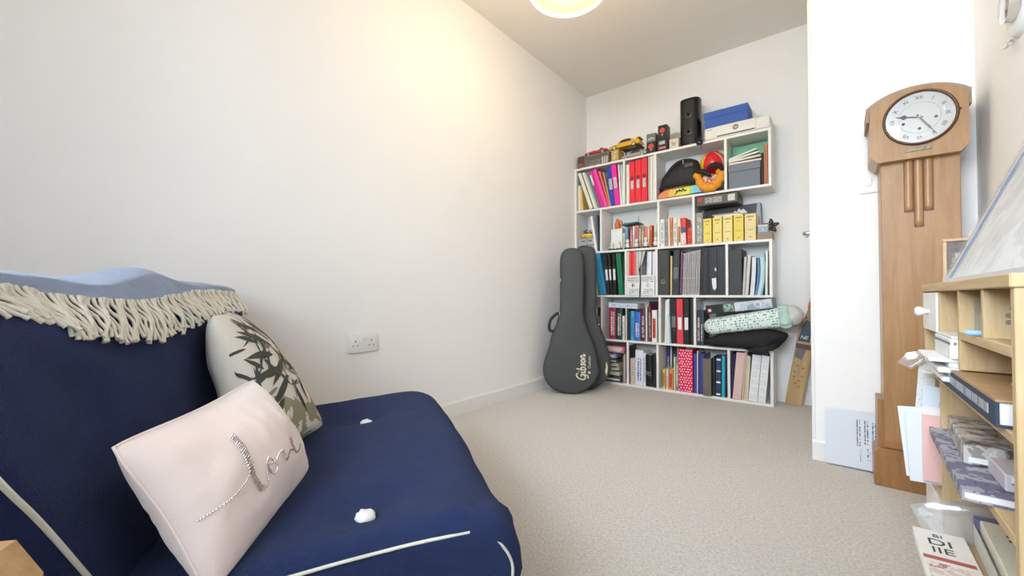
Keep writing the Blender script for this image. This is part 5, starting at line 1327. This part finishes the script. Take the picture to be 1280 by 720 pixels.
# paperback with photographs and envelope on the next shelf
o = flat('paperback_book', 'dark blue illustrated paperback lying under the old photographs', 'book', .128, .300, .80, 1.145, .4065, .014, blotch('illustrated_cover', [(.07, .07, .16), (.16, .16, .26), (.40, .40, .46), (.10, .10, .20)], 26), rz=-.03, pages=mat('bright_pages', (.86, .86, .85), .7, .02, 60))
o = flat('photo_stack', 'stack of old black and white photographs on the dark blue paperback', 'photos', .150, .250, .92, 1.130, .4210, .030, blotch('old_photos', [(.10, .09, .08), (.30, .27, .25), (.55, .52, .50), (.70, .66, .62)], 40), rz=-.06)
g().box(-.045, .045, -.106, -.1052, .004, .012).obj('photo_edge', PAPER, o)
o = flat('photo_box', 'small clear box with lilac card at the near end of the photographs', 'box', .165, .240, .825, .905, .4210, .022, mat('lilac_card', (.60, .56, .62), .5))
g().box(-.032, .032, -.0405, -.0395, .010, .020).obj('label', printed('lilac_label', (.78, .78, .82), (.2, .2, .3), 200, 200, 'z', .5, .5), o)
o = flat('envelope', 'brown manila envelope slanting over the photographs', 'envelope', .205, .33, .86, 1.04, .4530, .003, mat('manila', (.40, .30, .18), .7, .05, 20), ry=math.radians(-4), rz=.12)
g().box(-.062, .062, -.091, -.089, .0, .0034).obj('flap', mat('manila_flap', (.46, .35, .22), .7), o)
# lower shelf: white ring binder in plastic, scrolls; foot: white covered book leaning out
o = flat('ring_binder', 'cream white printed binder in torn plastic on the lower shelf', 'binder', .180, .345, .725, 1.100, .2225, .060, mat('cream_cover', (.80, .80, .68), .45), rz=-.04)
g().box(-.060, .0, .10, .170, .0602, .0608).obj('print', printed('binder_print', (.80, .80, .68), (.10, .10, .20), 60, 50, 'y', .5, .5, across='x'), o)
g().box(-.088, .080, .168, .1885, .010, .0605).obj('violet_edge', mat('violet_edge', (.16, .16, .32), .5), o)
g().box(-.0882, -.0870, -.185, .185, .012, .046).obj('spine_layers', printed('layers', (.76, .76, .70), (.45, .45, .42), 220, 10, 'z', .3, .4), o)
o = thing('plastic_bag', 'torn clear plastic bag bunched around the cream binder', 'bag', (.150, 1.110, .2228))
g().inflate([(-.03, .0), (.16, .0), (.17, .065), (.08, .085), (.0, .072), (-.05, .050)], 0, .010, 5, .008, 50).obj('film', glass('bag_film', gloss=.16, rough=.15, body=.22), o, 60)
for i, (y_, l_) in enumerate(((.90, 'white paper scroll, farther of the two below the cream binder'), (.80, 'white paper scroll, nearer of the two below the cream binder'))):
    o = thing('paper_scroll', l_, 'scroll', (.150 - .012 * i, y_, .0465))
    g().lathe([(.030, 0), (.030, .19), (.026, .19), (.026, .004)], 22, (0, 0, 0), 'x').obj('roll', PAPER, o, 50)
    o.location.z = .0125 + .0302
    g().lathe([(.0305, .06), (.0305, .075)], 22, (0, 0, 0), 'x', caps=False).obj('band', mat('scroll_band', (.7, .7, .68), .6), o, 50)
o = thing('booklet', 'narrow white booklet with black title and red band jutting from the lower shelf', 'booklet', (.104, .745, .2225), (0, math.radians(-2), 0))
g().box(0, .066, 0, .360, .0012, .0100).obj('pages', PAPER, o)
g().box(-.001, .067, -.001, .361, 0, .0012).box(-.001, .067, -.001, .361, .0100, .0112).obj('cover', mat('white_cover', (.84, .82, .78), .45), o)
g().box(.002, .064, .245, .257, .0112, .0115).obj('red_band', mat('red_band', (.45, .10, .09), .5), o)
for s_, y_, z_ in (('BI', .338, .018), ('DI', .312, .034), ('IIE', .282, .030)):
    lettering(s_, z_, BLACKP, o, (.030, y_, .0114), (0, 0, 0), 'title_lettering', .0003)
g().box(.004, .062, .02, .235, .0112, .0114).obj('cover_picture', blotch('cover_sketch', [(.45, .22, .20), (.80, .76, .72), (.70, .55, .50), (.82, .80, .76)], 40), o)
# pigeonhole top row
o = thing('glass_sheet', 'old speckled glass slide standing in the third pigeonhole', 'glass', (.165, .965, .6193))
g().box(0, .12, 0, .002, 0, .056).obj('sheet', mat('speckled_glass', (.40, .37, .29), .25, .35, 40), o)
o = thing('pen', 'pale blue pen poking out of the middle pigeonhole', 'pen', (.138, .870, .655))
g().lathe([(.0016, 0), (.0042, .004), (.0042, .11), (.003, .12)], 12, (0, 0, 0), 'x').obj('barrel', mat('pen_blue', (.30, .48, .70), .35), o, 50)
o.location.z = .6195 + .0043
o = thing('pine_cone', 'grey pine cone in the nearest top pigeonhole', 'pine cone', (.185, .760, .6193))
PC = mat('cone_scale', (.20, .17, .17), .7, .3, 60)
for r_ in range(6):
    for k in range(9):
        a = 2 * math.pi * (k + .5 * (r_ % 2)) / 9; rr = .024 * math.sin(.5 + r_ * .42)
        g().blob((rr * math.cos(a), rr * math.sin(a), .008 + r_ * .0085), (.0075, .0075, .004), 6, 4).obj('scale', PC, o)

# things standing on the bookcase top
o = thing('framed_photograph', 'small wooden photo frame with a portrait on the bookcase top', 'photo frame', (.176, 1.300, .7022), (math.radians(-10), 0, math.radians(-10)))
FW, FH = .112, .104
FRM = wood('frame_wood', (.40, .25, .12), (.56, .38, .20), 6, (8, 8, 2), .45)
fb = .007
g().box(0, FW, 0, .010, 0, fb, .001).box(0, FW, 0, .010, FH - fb, FH, .001).box(0, fb, 0, .010, fb, FH - fb, .001).box(FW - fb, FW, 0, .010, fb, FH - fb, .001).obj('frame', FRM, o)
ph = g().box(fb, FW - fb, .004, .006, fb, FH - fb).obj('photograph', blotch('dim_room', [(.05, .035, .035), (.10, .07, .06), (.22, .17, .12)], 40), o)
g().box(.018, .036, .0032, .0042, .058, .072, .001).obj('print_window', mat('print_window', (.34, .33, .24), .5), ph)
g().box(.048, .070, .0032, .0042, .060, .074, .001).obj('print_window', mat('print_window', (.34, .33, .24), .5), ph)
g().prism([(.012, .008), (.058, .008), (.052, .030), (.040, .044), (.028, .046), (.018, .034)], .0030, .0042).obj('print_dress', PAPER, ph)
g().blob((.043, .0036, .052), (.010, .0006, .012), 14, 8).obj('print_face', mat('print_skin', (.58, .36, .28), .6), ph)
g().inflate([(.030, .050), (.034, .066), (.044, .070), (.054, .064), (.055, .054), (.048, .060), (.038, .060)], .0033, .0006, 2).obj('print_hair', mat('print_hair', (.32, .09, .04), .6), ph)
g().box(.045, .060, .010, .028, 0, .05).obj('strut', FRM, o)
o = thing('picture_frame', 'large clear wrapped picture frame leaning back on the bookcase top', 'picture frame', (.170, .745, .7022), (0, 0, 0))
o.rotation_euler = (0, math.radians(23), 0)
gg = g()
PF = [(0, 0), (.44, 0), (.44, .32), (0, .32)]
g().box(0, .008, 0, .52, 0, .012, .001).box(0, .008, 0, .52, .308, .320, .001).box(0, .008, 0, .012, .012, .308, .001).box(0, .008, .508, .52, .012, .308, .001).obj('frame', mat('silver_frame', (.55, .56, .57), .3, metal=.5), o)
g().box(.004, .006, .012, .508, .012, .308).obj('print', blotch('grey_art', [(.66, .69, .71), (.78, .80, .82), (.88, .90, .91), (.72, .75, .77)], 9), o)
g().box(.0, .003, .482, .488, .014, .305).obj('blue_line', mat('blue_line', (.10, .18, .36), .4), o)
g().box(-.004, -.003, 0, .52, 0, .325).obj('clear_wrap', glass('wrap_film', gloss=.02, rough=.06, body=.06, fres=.12), o)

# ------------------------------------------------------------------ futon: local x = forward, y = towards the left wall
FUT = thing('futon_sofa', 'navy cotton futon folded into a low seat and backrest on a wooden base', 'futon', (0, 0, 0), (0, 0, math.atan2(.84, .54)))
def extruded(prof, l0, l1, nl, rend, disp=None):
    """closed profile (x, z) swept along y from l0 to l1 with rounded ends"""
    n = len(prof); gg = g(); V = []; F = []
    P = [Vector(p) for p in prof]
    ar = sum(P[i].x * P[(i + 1) % n].y - P[(i + 1) % n].x * P[i].y for i in range(n))
    N = []
    for i in range(n):
        t = (P[(i + 1) % n] - P[i - 1]).normalized()
        nn = Vector((t.y, -t.x)) * (1 if ar > 0 else -1)
        N.append(nn)
    ys = []
    k = 7
    for i in range(k): a = math.pi / 2 * i / k; ys.append((l0 + rend * (1 - math.sin(a)), rend * (1 - math.cos(a))))
    ys = [(l0 + rend * (1 - math.sin(math.pi / 2 * (1 - i / k))), rend * (1 - math.cos(math.pi / 2 * (1 - i / k)))) for i in range(k)]
    mid = [(l0 + rend + (l1 - l0 - 2 * rend) * i / nl, 0) for i in range(nl + 1)]
    ys = ys + mid + [(l0 + l1 - y, d) for y, d in reversed(ys)]
    for y, d in ys:
        for i in range(n):
            q = P[i] - N[i] * d
            p = Vector((q.x, y, q.y))
            if disp: p = disp(p, Vector((N[i].x, 0, N[i].y)), d)
            V.append(p)
    m = len(ys)
    for a in range(m - 1):
        for i in range(n): F.append((a * n + i, a * n + (i + 1) % n, (a + 1) * n + (i + 1) % n, (a + 1) * n + i))
    F.append(tuple(range(n))); F.append(tuple(range(m * n - 1, (m - 1) * n - 1, -1)))
    return gg.add(V, F)
def sm2(pts, sub): return [(p.x, p.y) for p in smooth_path([Vector((a, b, 0)) for a, b in pts], sub, True)]
BTN = [(-.020, 1.322), (-.012, .765)]
SEAT = sm2([(-.40, .262), (-.25, .284), (-.05, .304), (.10, .316), (.180, .310), (.226, .282), (.245, .230), (.240, .150), (.212, .095), (.16, .070), (.0, .062), (-.25, .062), (-.40, .066), (-.46, .10),
            (-.44, .148), (-.25, .158), (.0, .166), (.10, .172), (.135, .182), (.10, .192), (.0, .190), (-.25, .176), (-.44, .166), (-.47, .20), (-.45, .245)], 3)
def seat_disp(p, n, d):
    if n.z > .3 and p.z > .2:
        s_ = 0
        for bx, by in BTN:
            r2 = ((p.x - bx) ** 2 + (p.y - by) ** 2)
            s_ += .024 * math.exp(-r2 / .0035) + .010 * math.exp(-abs(p.x - bx) / .012 - abs(p.y - by) / .12) + .006 * math.exp(-abs(p.y - by - (p.x - bx) * .5) / .012 - abs(p.x - bx) / .10)
        p = p - Vector((0, 0, s_))
        p.z += .007 * math.sin((p.y - .575) / 1.03 * math.pi)
    c_ = math.exp(-((p.y - .66) / .10) ** 2 - ((p.x - .18) / .09) ** 2)
    p = p + n * (.007 * c_ * math.sin(11 * math.atan2(p.x - .12, p.y - .60) + p.z * 20))
    p = p + n * (.012 * c_ * noise.noise(Vector((p.x * 30, p.y * 34, p.z * 22))))
    w = noise.noise(Vector((p.x * 5, p.y * 4, p.z * 7)))
    w2 = noise.noise(Vector((p.x * 14, p.y * 9 + 4, p.z * 12)))
    return p + n * (.008 * w + .004 * w2)
extruded(SEAT, .656, 1.610, 46, .040, seat_disp).obj('seat_mattress', NAVY, FUT, 70)
BACK = sm2([(-.325, .24), (-.335, .30), (-.36, .42), (-.39, .53), (-.412, .61), (-.438, .652), (-.485, .672), (-.53, .660), (-.560, .620), (-.555, .55), (-.525, .42), (-.50, .28), (-.485, .16), (-.46, .10), (-.38, .10), (-.335, .17)], 4)
def back_disp(p, n, d):
    if n.x > .3:
        for by in (.75, 1.32):
            r2 = ((p.z - .50) ** 2 + (p.y - by) ** 2)
            p = p - n * (.018 * math.exp(-r2 / .004))
    if p.y < .99: p.y += max(0, .53 - p.z) * .48 * (1 - (p.y - .545) / .445)
    w = noise.noise(Vector((p.x * 4, p.y * 4.5 + 9, p.z * 8)))
    w2 = noise.noise(Vector((p.x * 10, p.y * 7, p.z * 30 + p.y * 12)))
    return p + n * (.010 * w + .011 * w2)
extruded(BACK, .545, 1.600, 46, .045, back_disp).obj('back_mattress', NAVY, FUT, 70)
# cream piping along the near edges
PIP = mat('cream_piping', (.72, .70, .63), .7, .05, 60)
g().tube(smooth_path([(-.34, .659, .246), (-.20, .658, .266), (-.06, .657, .282), (.04, .657, .290), (.10, .658, .292), (.150, .661, .291)], 6), .0026, 6).obj("piping", PIP, FUT, 60)
g().tube(smooth_path([(.178, .660, .283), (.204, .658, .262), (.222, .657, .228), (.218, .656, .190), (.195, .656, .150)], 6), .0026, 6).obj("piping", PIP, FUT, 60)
g().tube(smooth_path([(-.322, .690, .26), (-.336, .652, .335), (-.352, .608, .42), (-.370, .566, .50), (-.402, .556, .59), (-.430, .562, .635)], 6), .0030, 6).obj('piping', PIP, FUT, 60)
g().tube(smooth_path([(-.30, 1.606, .268), (-.10, 1.609, .292), (.08, 1.606, .302), (.20, 1.590, .285), (.245, 1.57, .22)], 6), .0032, 6).obj('piping', PIP, FUT, 60)
for bx, by in BTN:
    gg = g().blob((bx, by, .2905), (.017, .019, .0095), 18, 10, .9, .3, 7, by * 10)
    gg.obj('tuft', mat('white_felt', (.86, .86, .85), .9, .05, 80, .5, 300), FUT, 60)
BW_ = wood('futon_wood', (.50, .30, .13), (.64, .43, .22), 5, (2, 8, 8), .55)
for k in range(6): g().box(-.50 + k * .118, -.42 + k * .118, .60, 1.585, .036, .060, .002).obj('slat', BW_, FUT)
for y_ in (.62, 1.09, 1.55): g().box(-.50, .20, y_ - .02, y_ + .02, 0, .036, .002).obj('rail', BW_, FUT)
for y_ in (.500, 1.612):
    gg = g()
    gg.prism([(-.44, 0), (-.280, 0), (-.296, .412), (-.316, .446), (-.46, .455)], y_ - .016, y_ + .016)
    gg.obj('back_post', BW_, FUT)
g().box(-.455, -.43, .484, 1.628, .02, .055, .002).obj('cross_rail', BW_, FUT)

# ------------------------------------------------------------------ cushions
fm = Matrix.Rotation(math.atan2(.84, .54), 4, 'Z')
def FL(f, l, z): return fm @ Vector((f, l, z))
class Cushion:
    def __init__(s, TL, TR, BR, BL, T, pinch=.07, seed=0, wr=.004, rc=.035, pw=.42):
        s.rc = rc; s.pw = pw
        s.c = [Vector(p) for p in (TL, TR, BR, BL)]; s.T = T; s.p = pinch; s.seed = seed; s.wr = wr
        s.n = ((s.c[1] - s.c[0]).cross(s.c[0] - s.c[3])).normalized()
        if s.n.dot(Vector((0, 0, EYE)) - s.c[0]) < 0: s.n = -s.n
    def at(s, u, v, side=1, off=0.):
        uu = .5 + (u - .5) * (1 - s.p * math.sin(math.pi * v)); vv = .5 + (v - .5) * (1 - s.p * math.sin(math.pi * u))
        k = 1 - s.rc * (abs(2 * u - 1) * abs(2 * v - 1)) ** 4
        uu = .5 + (uu - .5) * k; vv = .5 + (vv - .5) * k
        TL, TR, BR, BL = s.c
        p = (BL * (1 - uu) + BR * uu) * (1 - vv) + (TL * (1 - uu) + TR * uu) * vv
        a = max(0, math.sin(math.pi * u) * math.sin(math.pi * v))
        e = min(1, a * 3)
        hgt = s.T * a ** s.pw
        w = s.wr * e * (noise.noise(Vector((u * 5 + s.seed, v * 5, side))) + .6 * noise.noise(Vector((u * 16 + s.seed, v * 6, side * 2))) + 1.1 * (1 - e * .8) * noise.noise(Vector((u * 22 + s.seed, v * 22, side * 3))))
        return p + s.n * side * (hgt + w + off)
    def mesh(s, n=34):
        gg = g()
        for side in (1, -1): gg.grid(lambda u, v: s.at(u, v, side), n, n)
        return gg
FLOR = Cushion(FL(-.365, 1.140, .632), FL(-.400, 1.390, .632), FL(-.118, 1.205, .325), FL(-.225, .935, .318), .066, .05, 3, .003, .05, .46)
o = thing('floral_cushion', 'white and olive cushion printed with dark leaves and peach flowers', 'cushion', FLOR.at(.5, 0, 1) * 0)
m_, nt_, b_ = _nodes('floral_cotton')
FLOR.mesh(36).obj('cover', mat('floral_ground', (.64, .61, .55), .7, .08, 9, .25, 700), o, 70)
def decal(cu, outline, off): return [cu.at(min(.99, max(.01, u)), min(.99, max(.01, v)), 1, off) for u, v in outline]
def patch(cu, outline, off, name, m, parent, n=5):
    """printed motif following the cushion surface"""
    c = (sum(p[0] for p in outline) / len(outline), sum(p[1] for p in outline) / len(outline))
    gg = g(); N = len(outline); V = []; F = []
    for i in range(n + 1):
        t = i / n
        for p in outline: V.append(cu.at(min(.992, max(.008, p[0] + (c[0] - p[0]) * t)), min(.992, max(.008, p[1] + (c[1] - p[1]) * t)), 1, off))
    for i in range(n):
        for j in range(N): F.append((i * N + j, i * N + (j + 1) % N, (i + 1) * N + (j + 1) % N, (i + 1) * N + j))
    gg.add(V, F); gg.obj(name, m, parent, 70, fix=False)
OLIVE = mat('olive_print', (.26, .25, .17), .7, .1, 20)
patch(FLOR, [(.0, .0), (.5, .0), (1.0, .0), (1.0, .14), (.97, .24), (.85, .20), (.70, .16), (.55, .20), (.42, .28), (.25, .34), (.10, .36), (.0, .34)], .0007, 'olive_area', OLIVE, o, 8)
patch(FLOR, [(.55, .98), (.99, .98), (.99, .60), (.90, .64), (.82, .76), (.70, .84)], .0006, 'taupe_area', mat('taupe_print', (.42, .35, .28), .7, .1, 20), o, 6)
LEAF = mat('leaf_print', (.045, .050, .042), .7, .2, 30)
def leaf(u0, v0, ang, L, w, m=LEAF, name='leaf_print', bend=.0):
    pts = []
    for sgn in (1, -1):
        rng = range(0, 9) if sgn == 1 else range(8, -1, -1)
        for i in rng:
            t = i / 8
            x = L * t; y = sgn * w * math.sin(math.pi * t ** .8) + bend * t * t
            pts.append((u0 + x * math.cos(ang) - y * math.sin(ang), v0 + x * math.sin(ang) + y * math.cos(ang)))
    patch(FLOR, pts, .0012, name, m, o, 3)
for u0, v0, a, L, w, bd in ((.40, .60, 2.9, .34, .028, .05), (.42, .50, 3.25, .36, .030, -.04), (.48, .66, 2.5, .40, .026, .08), (.52, .55, 3.5, .34, .030, .03), (.46, .44, 3.7, .40, .028, -.05),
                            (.55, .70, 2.2, .30, .024, .06), (.50, .52, .6, .26, .026, .04), (.56, .46, .2, .26, .026, -.03), (.60, .62, 1.2, .26, .022, .05), (.58, .58, 5.3, .28, .026, .04), (.50, .40, 4.9, .30, .024, .05),
                            (.64, .50, 5.6, .26, .022, -.04), (.28, .72, 2.6, .22, .020, .04), (.30, .30, 3.6, .22, .028, .03), (.62, .76, 1.9, .20, .018, .03), (.70, .66, .9, .20, .018, -.03), (.36, .82, 2.3, .20, .018, .04), (.66, .40, 4.7, .22, .022, .03), (.22, .50, 3.3, .18, .022, .03)):
    leaf(u0, v0, a, L, w, LEAF, 'leaf_print', bd)
LEAF2 = mat('grey_leaf_print', (.20, .19, .16), .7, .2, 30)
rl = random.Random(21)
for k in range(46):
    u0 = rl.uniform(.06, .40) if k % 3 == 0 else rl.uniform(.25, .86); v0 = rl.uniform(.34, .86)
    leaf(u0, v0, rl.uniform(1.2, 4.2), rl.uniform(.12, .26), rl.uniform(.008, .018), (LEAF, LEAF2, LEAF)[k % 3], 'leaf_print', rl.uniform(-.06, .06))
PEA = mat('peach_print', (.72, .42, .33), .7, .1, 20); PAL = mat('blush_print', (.76, .62, .52), .7, .1, 20)
for u0, v0, a, L, w, m_2 in ((.74, .56, 1.2, .22, .06, PEA), (.78, .52, .4, .18, .05, PEA), (.72, .50, 2.0, .16, .045, PEA), (.80, .34, 1.4, .24, .06, PAL), (.84, .32, .6, .16, .05, PAL), (.80, .30, 2.3, .18, .05, PAL), (.78, .24, 3.4, .14, .04, PAL), (.88, .30, 5.2, .14, .04, PAL)):
    leaf(u0, v0, a, L, w, m_2, 'petal_print')

PINK = Cushion((-.7226, .0849, .4853), (-.9971, .3474, .4973), (-.9196, .4385, .2838), (-.6451, .176, .2718), .076, .085, 11, .0050, .05, .5)
o = thing('pink_cushion', 'pale pink velvet cushion with the word love in crystals', 'cushion', (0, 0, 0))
VEL = mat('pink_velvet', (.90, .77, .745), .55, .06, 7, .12, 500, sheen=.6)
PINK.mesh(40).obj('cover', VEL, o, 70)
seam = [PINK.at(u, .0, 1) for u in [i / 20 for i in range(21)]] + [PINK.at(1, v, 1) for v in [i / 14 for i in range(1, 15)]] + [PINK.at(1 - u, 1, 1) for u in [i / 20 for i in range(1, 21)]] + [PINK.at(0, 1 - v, 1) for v in [i / 14 for i in range(1, 14)]]
g().tube(seam, .0022, 6, True).obj('seam_piping', VEL, o, 60)
LOVE = [[(.03, .405), (.063, .396), (.124, .389), (.183, .401), (.239, .427), (.259, .459), (.29, .543), (.305, .625), (.301, .684), (.285, .712)],
        [(.287, .286), (.315, .29), (.333, .323), (.346, .39), (.377, .44), (.399, .408), (.4, .351), (.378, .319), (.356, .354), (.362, .403), (.397, .385), (.439, .405), (.473, .416), (.478, .376), (.486, .328), (.522, .346), (.562, .365), (.614, .343),
         (.618, .387), (.631, .437), (.652, .431), (.638, .377), (.634, .31), (.70, .301), (.75, .325)]]
DOWN = [(.285, .712), (.279, .634), (.266, .538), (.257, .421), (.269, .315), (.287, .286)]
gg = g()
def bead(u, v, r=.0017):
    p = PINK.at(u, v, 1, .0012)
    gg.add([p + Vector(q) * r for q in ((1, 0, 0), (-1, 0, 0), (0, 1, 0), (0, -1, 0), (0, 0, 1), (0, 0, -1))], [(0, 2, 4), (2, 1, 4), (1, 3, 4), (3, 0, 4), (2, 0, 5), (1, 2, 5), (3, 1, 5), (0, 3, 5)])
def run(pts, step, off=(0, 0)):
    P = smooth_path([Vector((a, b, 0)) for a, b in pts], 12); acc = 0; last = P[0]; bead(last.x + off[0], last.y + off[1])
    for p in P[1:]:
        d_ = math.hypot((p.x - last.x) * .38, (p.y - last.y) * .25)
        if d_ >= step: bead(p.x + off[0], p.y + off[1]); last = p
for st in LOVE: run(st, .0028)
for k in range(5): run(DOWN, .0030, (k * .0065 - .003, .003 * k))
for dd in ((.0055, .002),): run(LOVE[1][3:], .0032, dd)
tag(gg.obj('crystal_lettering', mat('crystal', (.42, .35, .34), .25, .4, 300, metal=.4), o, fix=False), kind='stuff')

# ------------------------------------------------------------------ blanket with fringe over the backrest
BL = thing('throw_blanket', 'pale blue wool throw with cream fringe draped over the futon backrest', 'blanket', (0, 0, 0), (0, 0, math.atan2(.84, .54)))
WOOL = mat('blue_wool', (.25, .33, .52), .95, .18, 40, .6, 500, sheen=.4, spec=.1)
def edge_z(l):      # height of the front edge of the throw along the backrest
    K = ((.40, .690), (.63, .690), (.71, .690), (.78, .676), (.85, .669), (.97, .664), (1.15, .676), (1.30, .688), (1.43, .692), (1.70, .680))
    for (a, p), (b, q) in zip(K, K[1:]):
        if a <= l <= b: t = (l - a) / (b - a); t = t * t * (3 - 2 * t); return p + (q - p) * t
    return .68
def ridge(l): return .700 + .030 * math.exp(-((l - 1.12) / .11) ** 2) + .010 * math.exp(-((l - .68) / .12) ** 2) + .008 * math.exp(-((l - 1.40) / .16) ** 2)
def front_x(z): # front face of the backrest
    return -.39 - (z - .53) * .30 if z < .63 else -.420 - (z - .63) * .75
def drape(u, v):
    l = .46 + u * 1.17
    z0, zr = edge_z(l), ridge(l)
    if l < .50 or l > 1.60: pass
    if v < .35:
        t = v / .35; z = z0 + (zr - .012 - z0) * t; x = front_x(z) + .010 + .004 * math.sin(l * 30)
    elif v < .65:
        t = (v - .35) / .30; a = math.pi * t
        x = -.475 + .048 * math.cos(a); z = zr - .012 + .012 * math.sin(a)
        x0 = front_x(zr - .012) + .010; x = x0 + (-.555 - x0) * t
    else:
        t = (v - .65) / .35; x = -.578 - .008 * t; z = zr - .012 - .16 * t
    z += .004 * noise.noise(Vector((l * 9, v * 6, 1)))
    return (x, l, z)
gg = g()
gg.grid(drape, 70, 26)
gg.grid(lambda u, v: tuple(Vector(drape(u, v)) + Vector((.006 if v < .5 else -.004, 0, .006 * math.sin(math.pi * v)))), 70, 26)
gg.obj('cloth', WOOL, BL, 80)
rr = random.Random(3)
for k in range(170):
    l = .465 + k * 1.155 / 169
    p0 = Vector(drape((l - .46) / 1.17, .02)) + Vector((.009, 0, 0))
    Lz = .058 + .014 * rr.random() + .014 * math.exp(-((l - 1.05) / .14) ** 2) - .028 * math.exp(-((l - .62) / .10) ** 2)
    sw_ = -.012 + .020 * math.sin(l * 11 + .8) + rr.uniform(-.007, .007) + .03 * math.exp(-((l - .66) / .10) ** 2)
    pts = []
    for i in range(7):
        t = i / 6
        z = p0.z - Lz * t
        x = max(front_x(z) + .010, p0.x) if t < .2 else front_x(z) + .008 + .006 * rr.random()
        pts.append((x + .004 * math.sin(t * 5 + k), l + sw_ * t ** 1.3 + .002 * math.sin(t * 9 + k * 2), z))
    g().tube(smooth_path(pts, 2), [.0029 + .0004 * math.sin(i * 1.9 + k) + (.0010 if i == 12 else 0) for i in range(13)], 6).obj('tassel', CREAM, BL, 70)
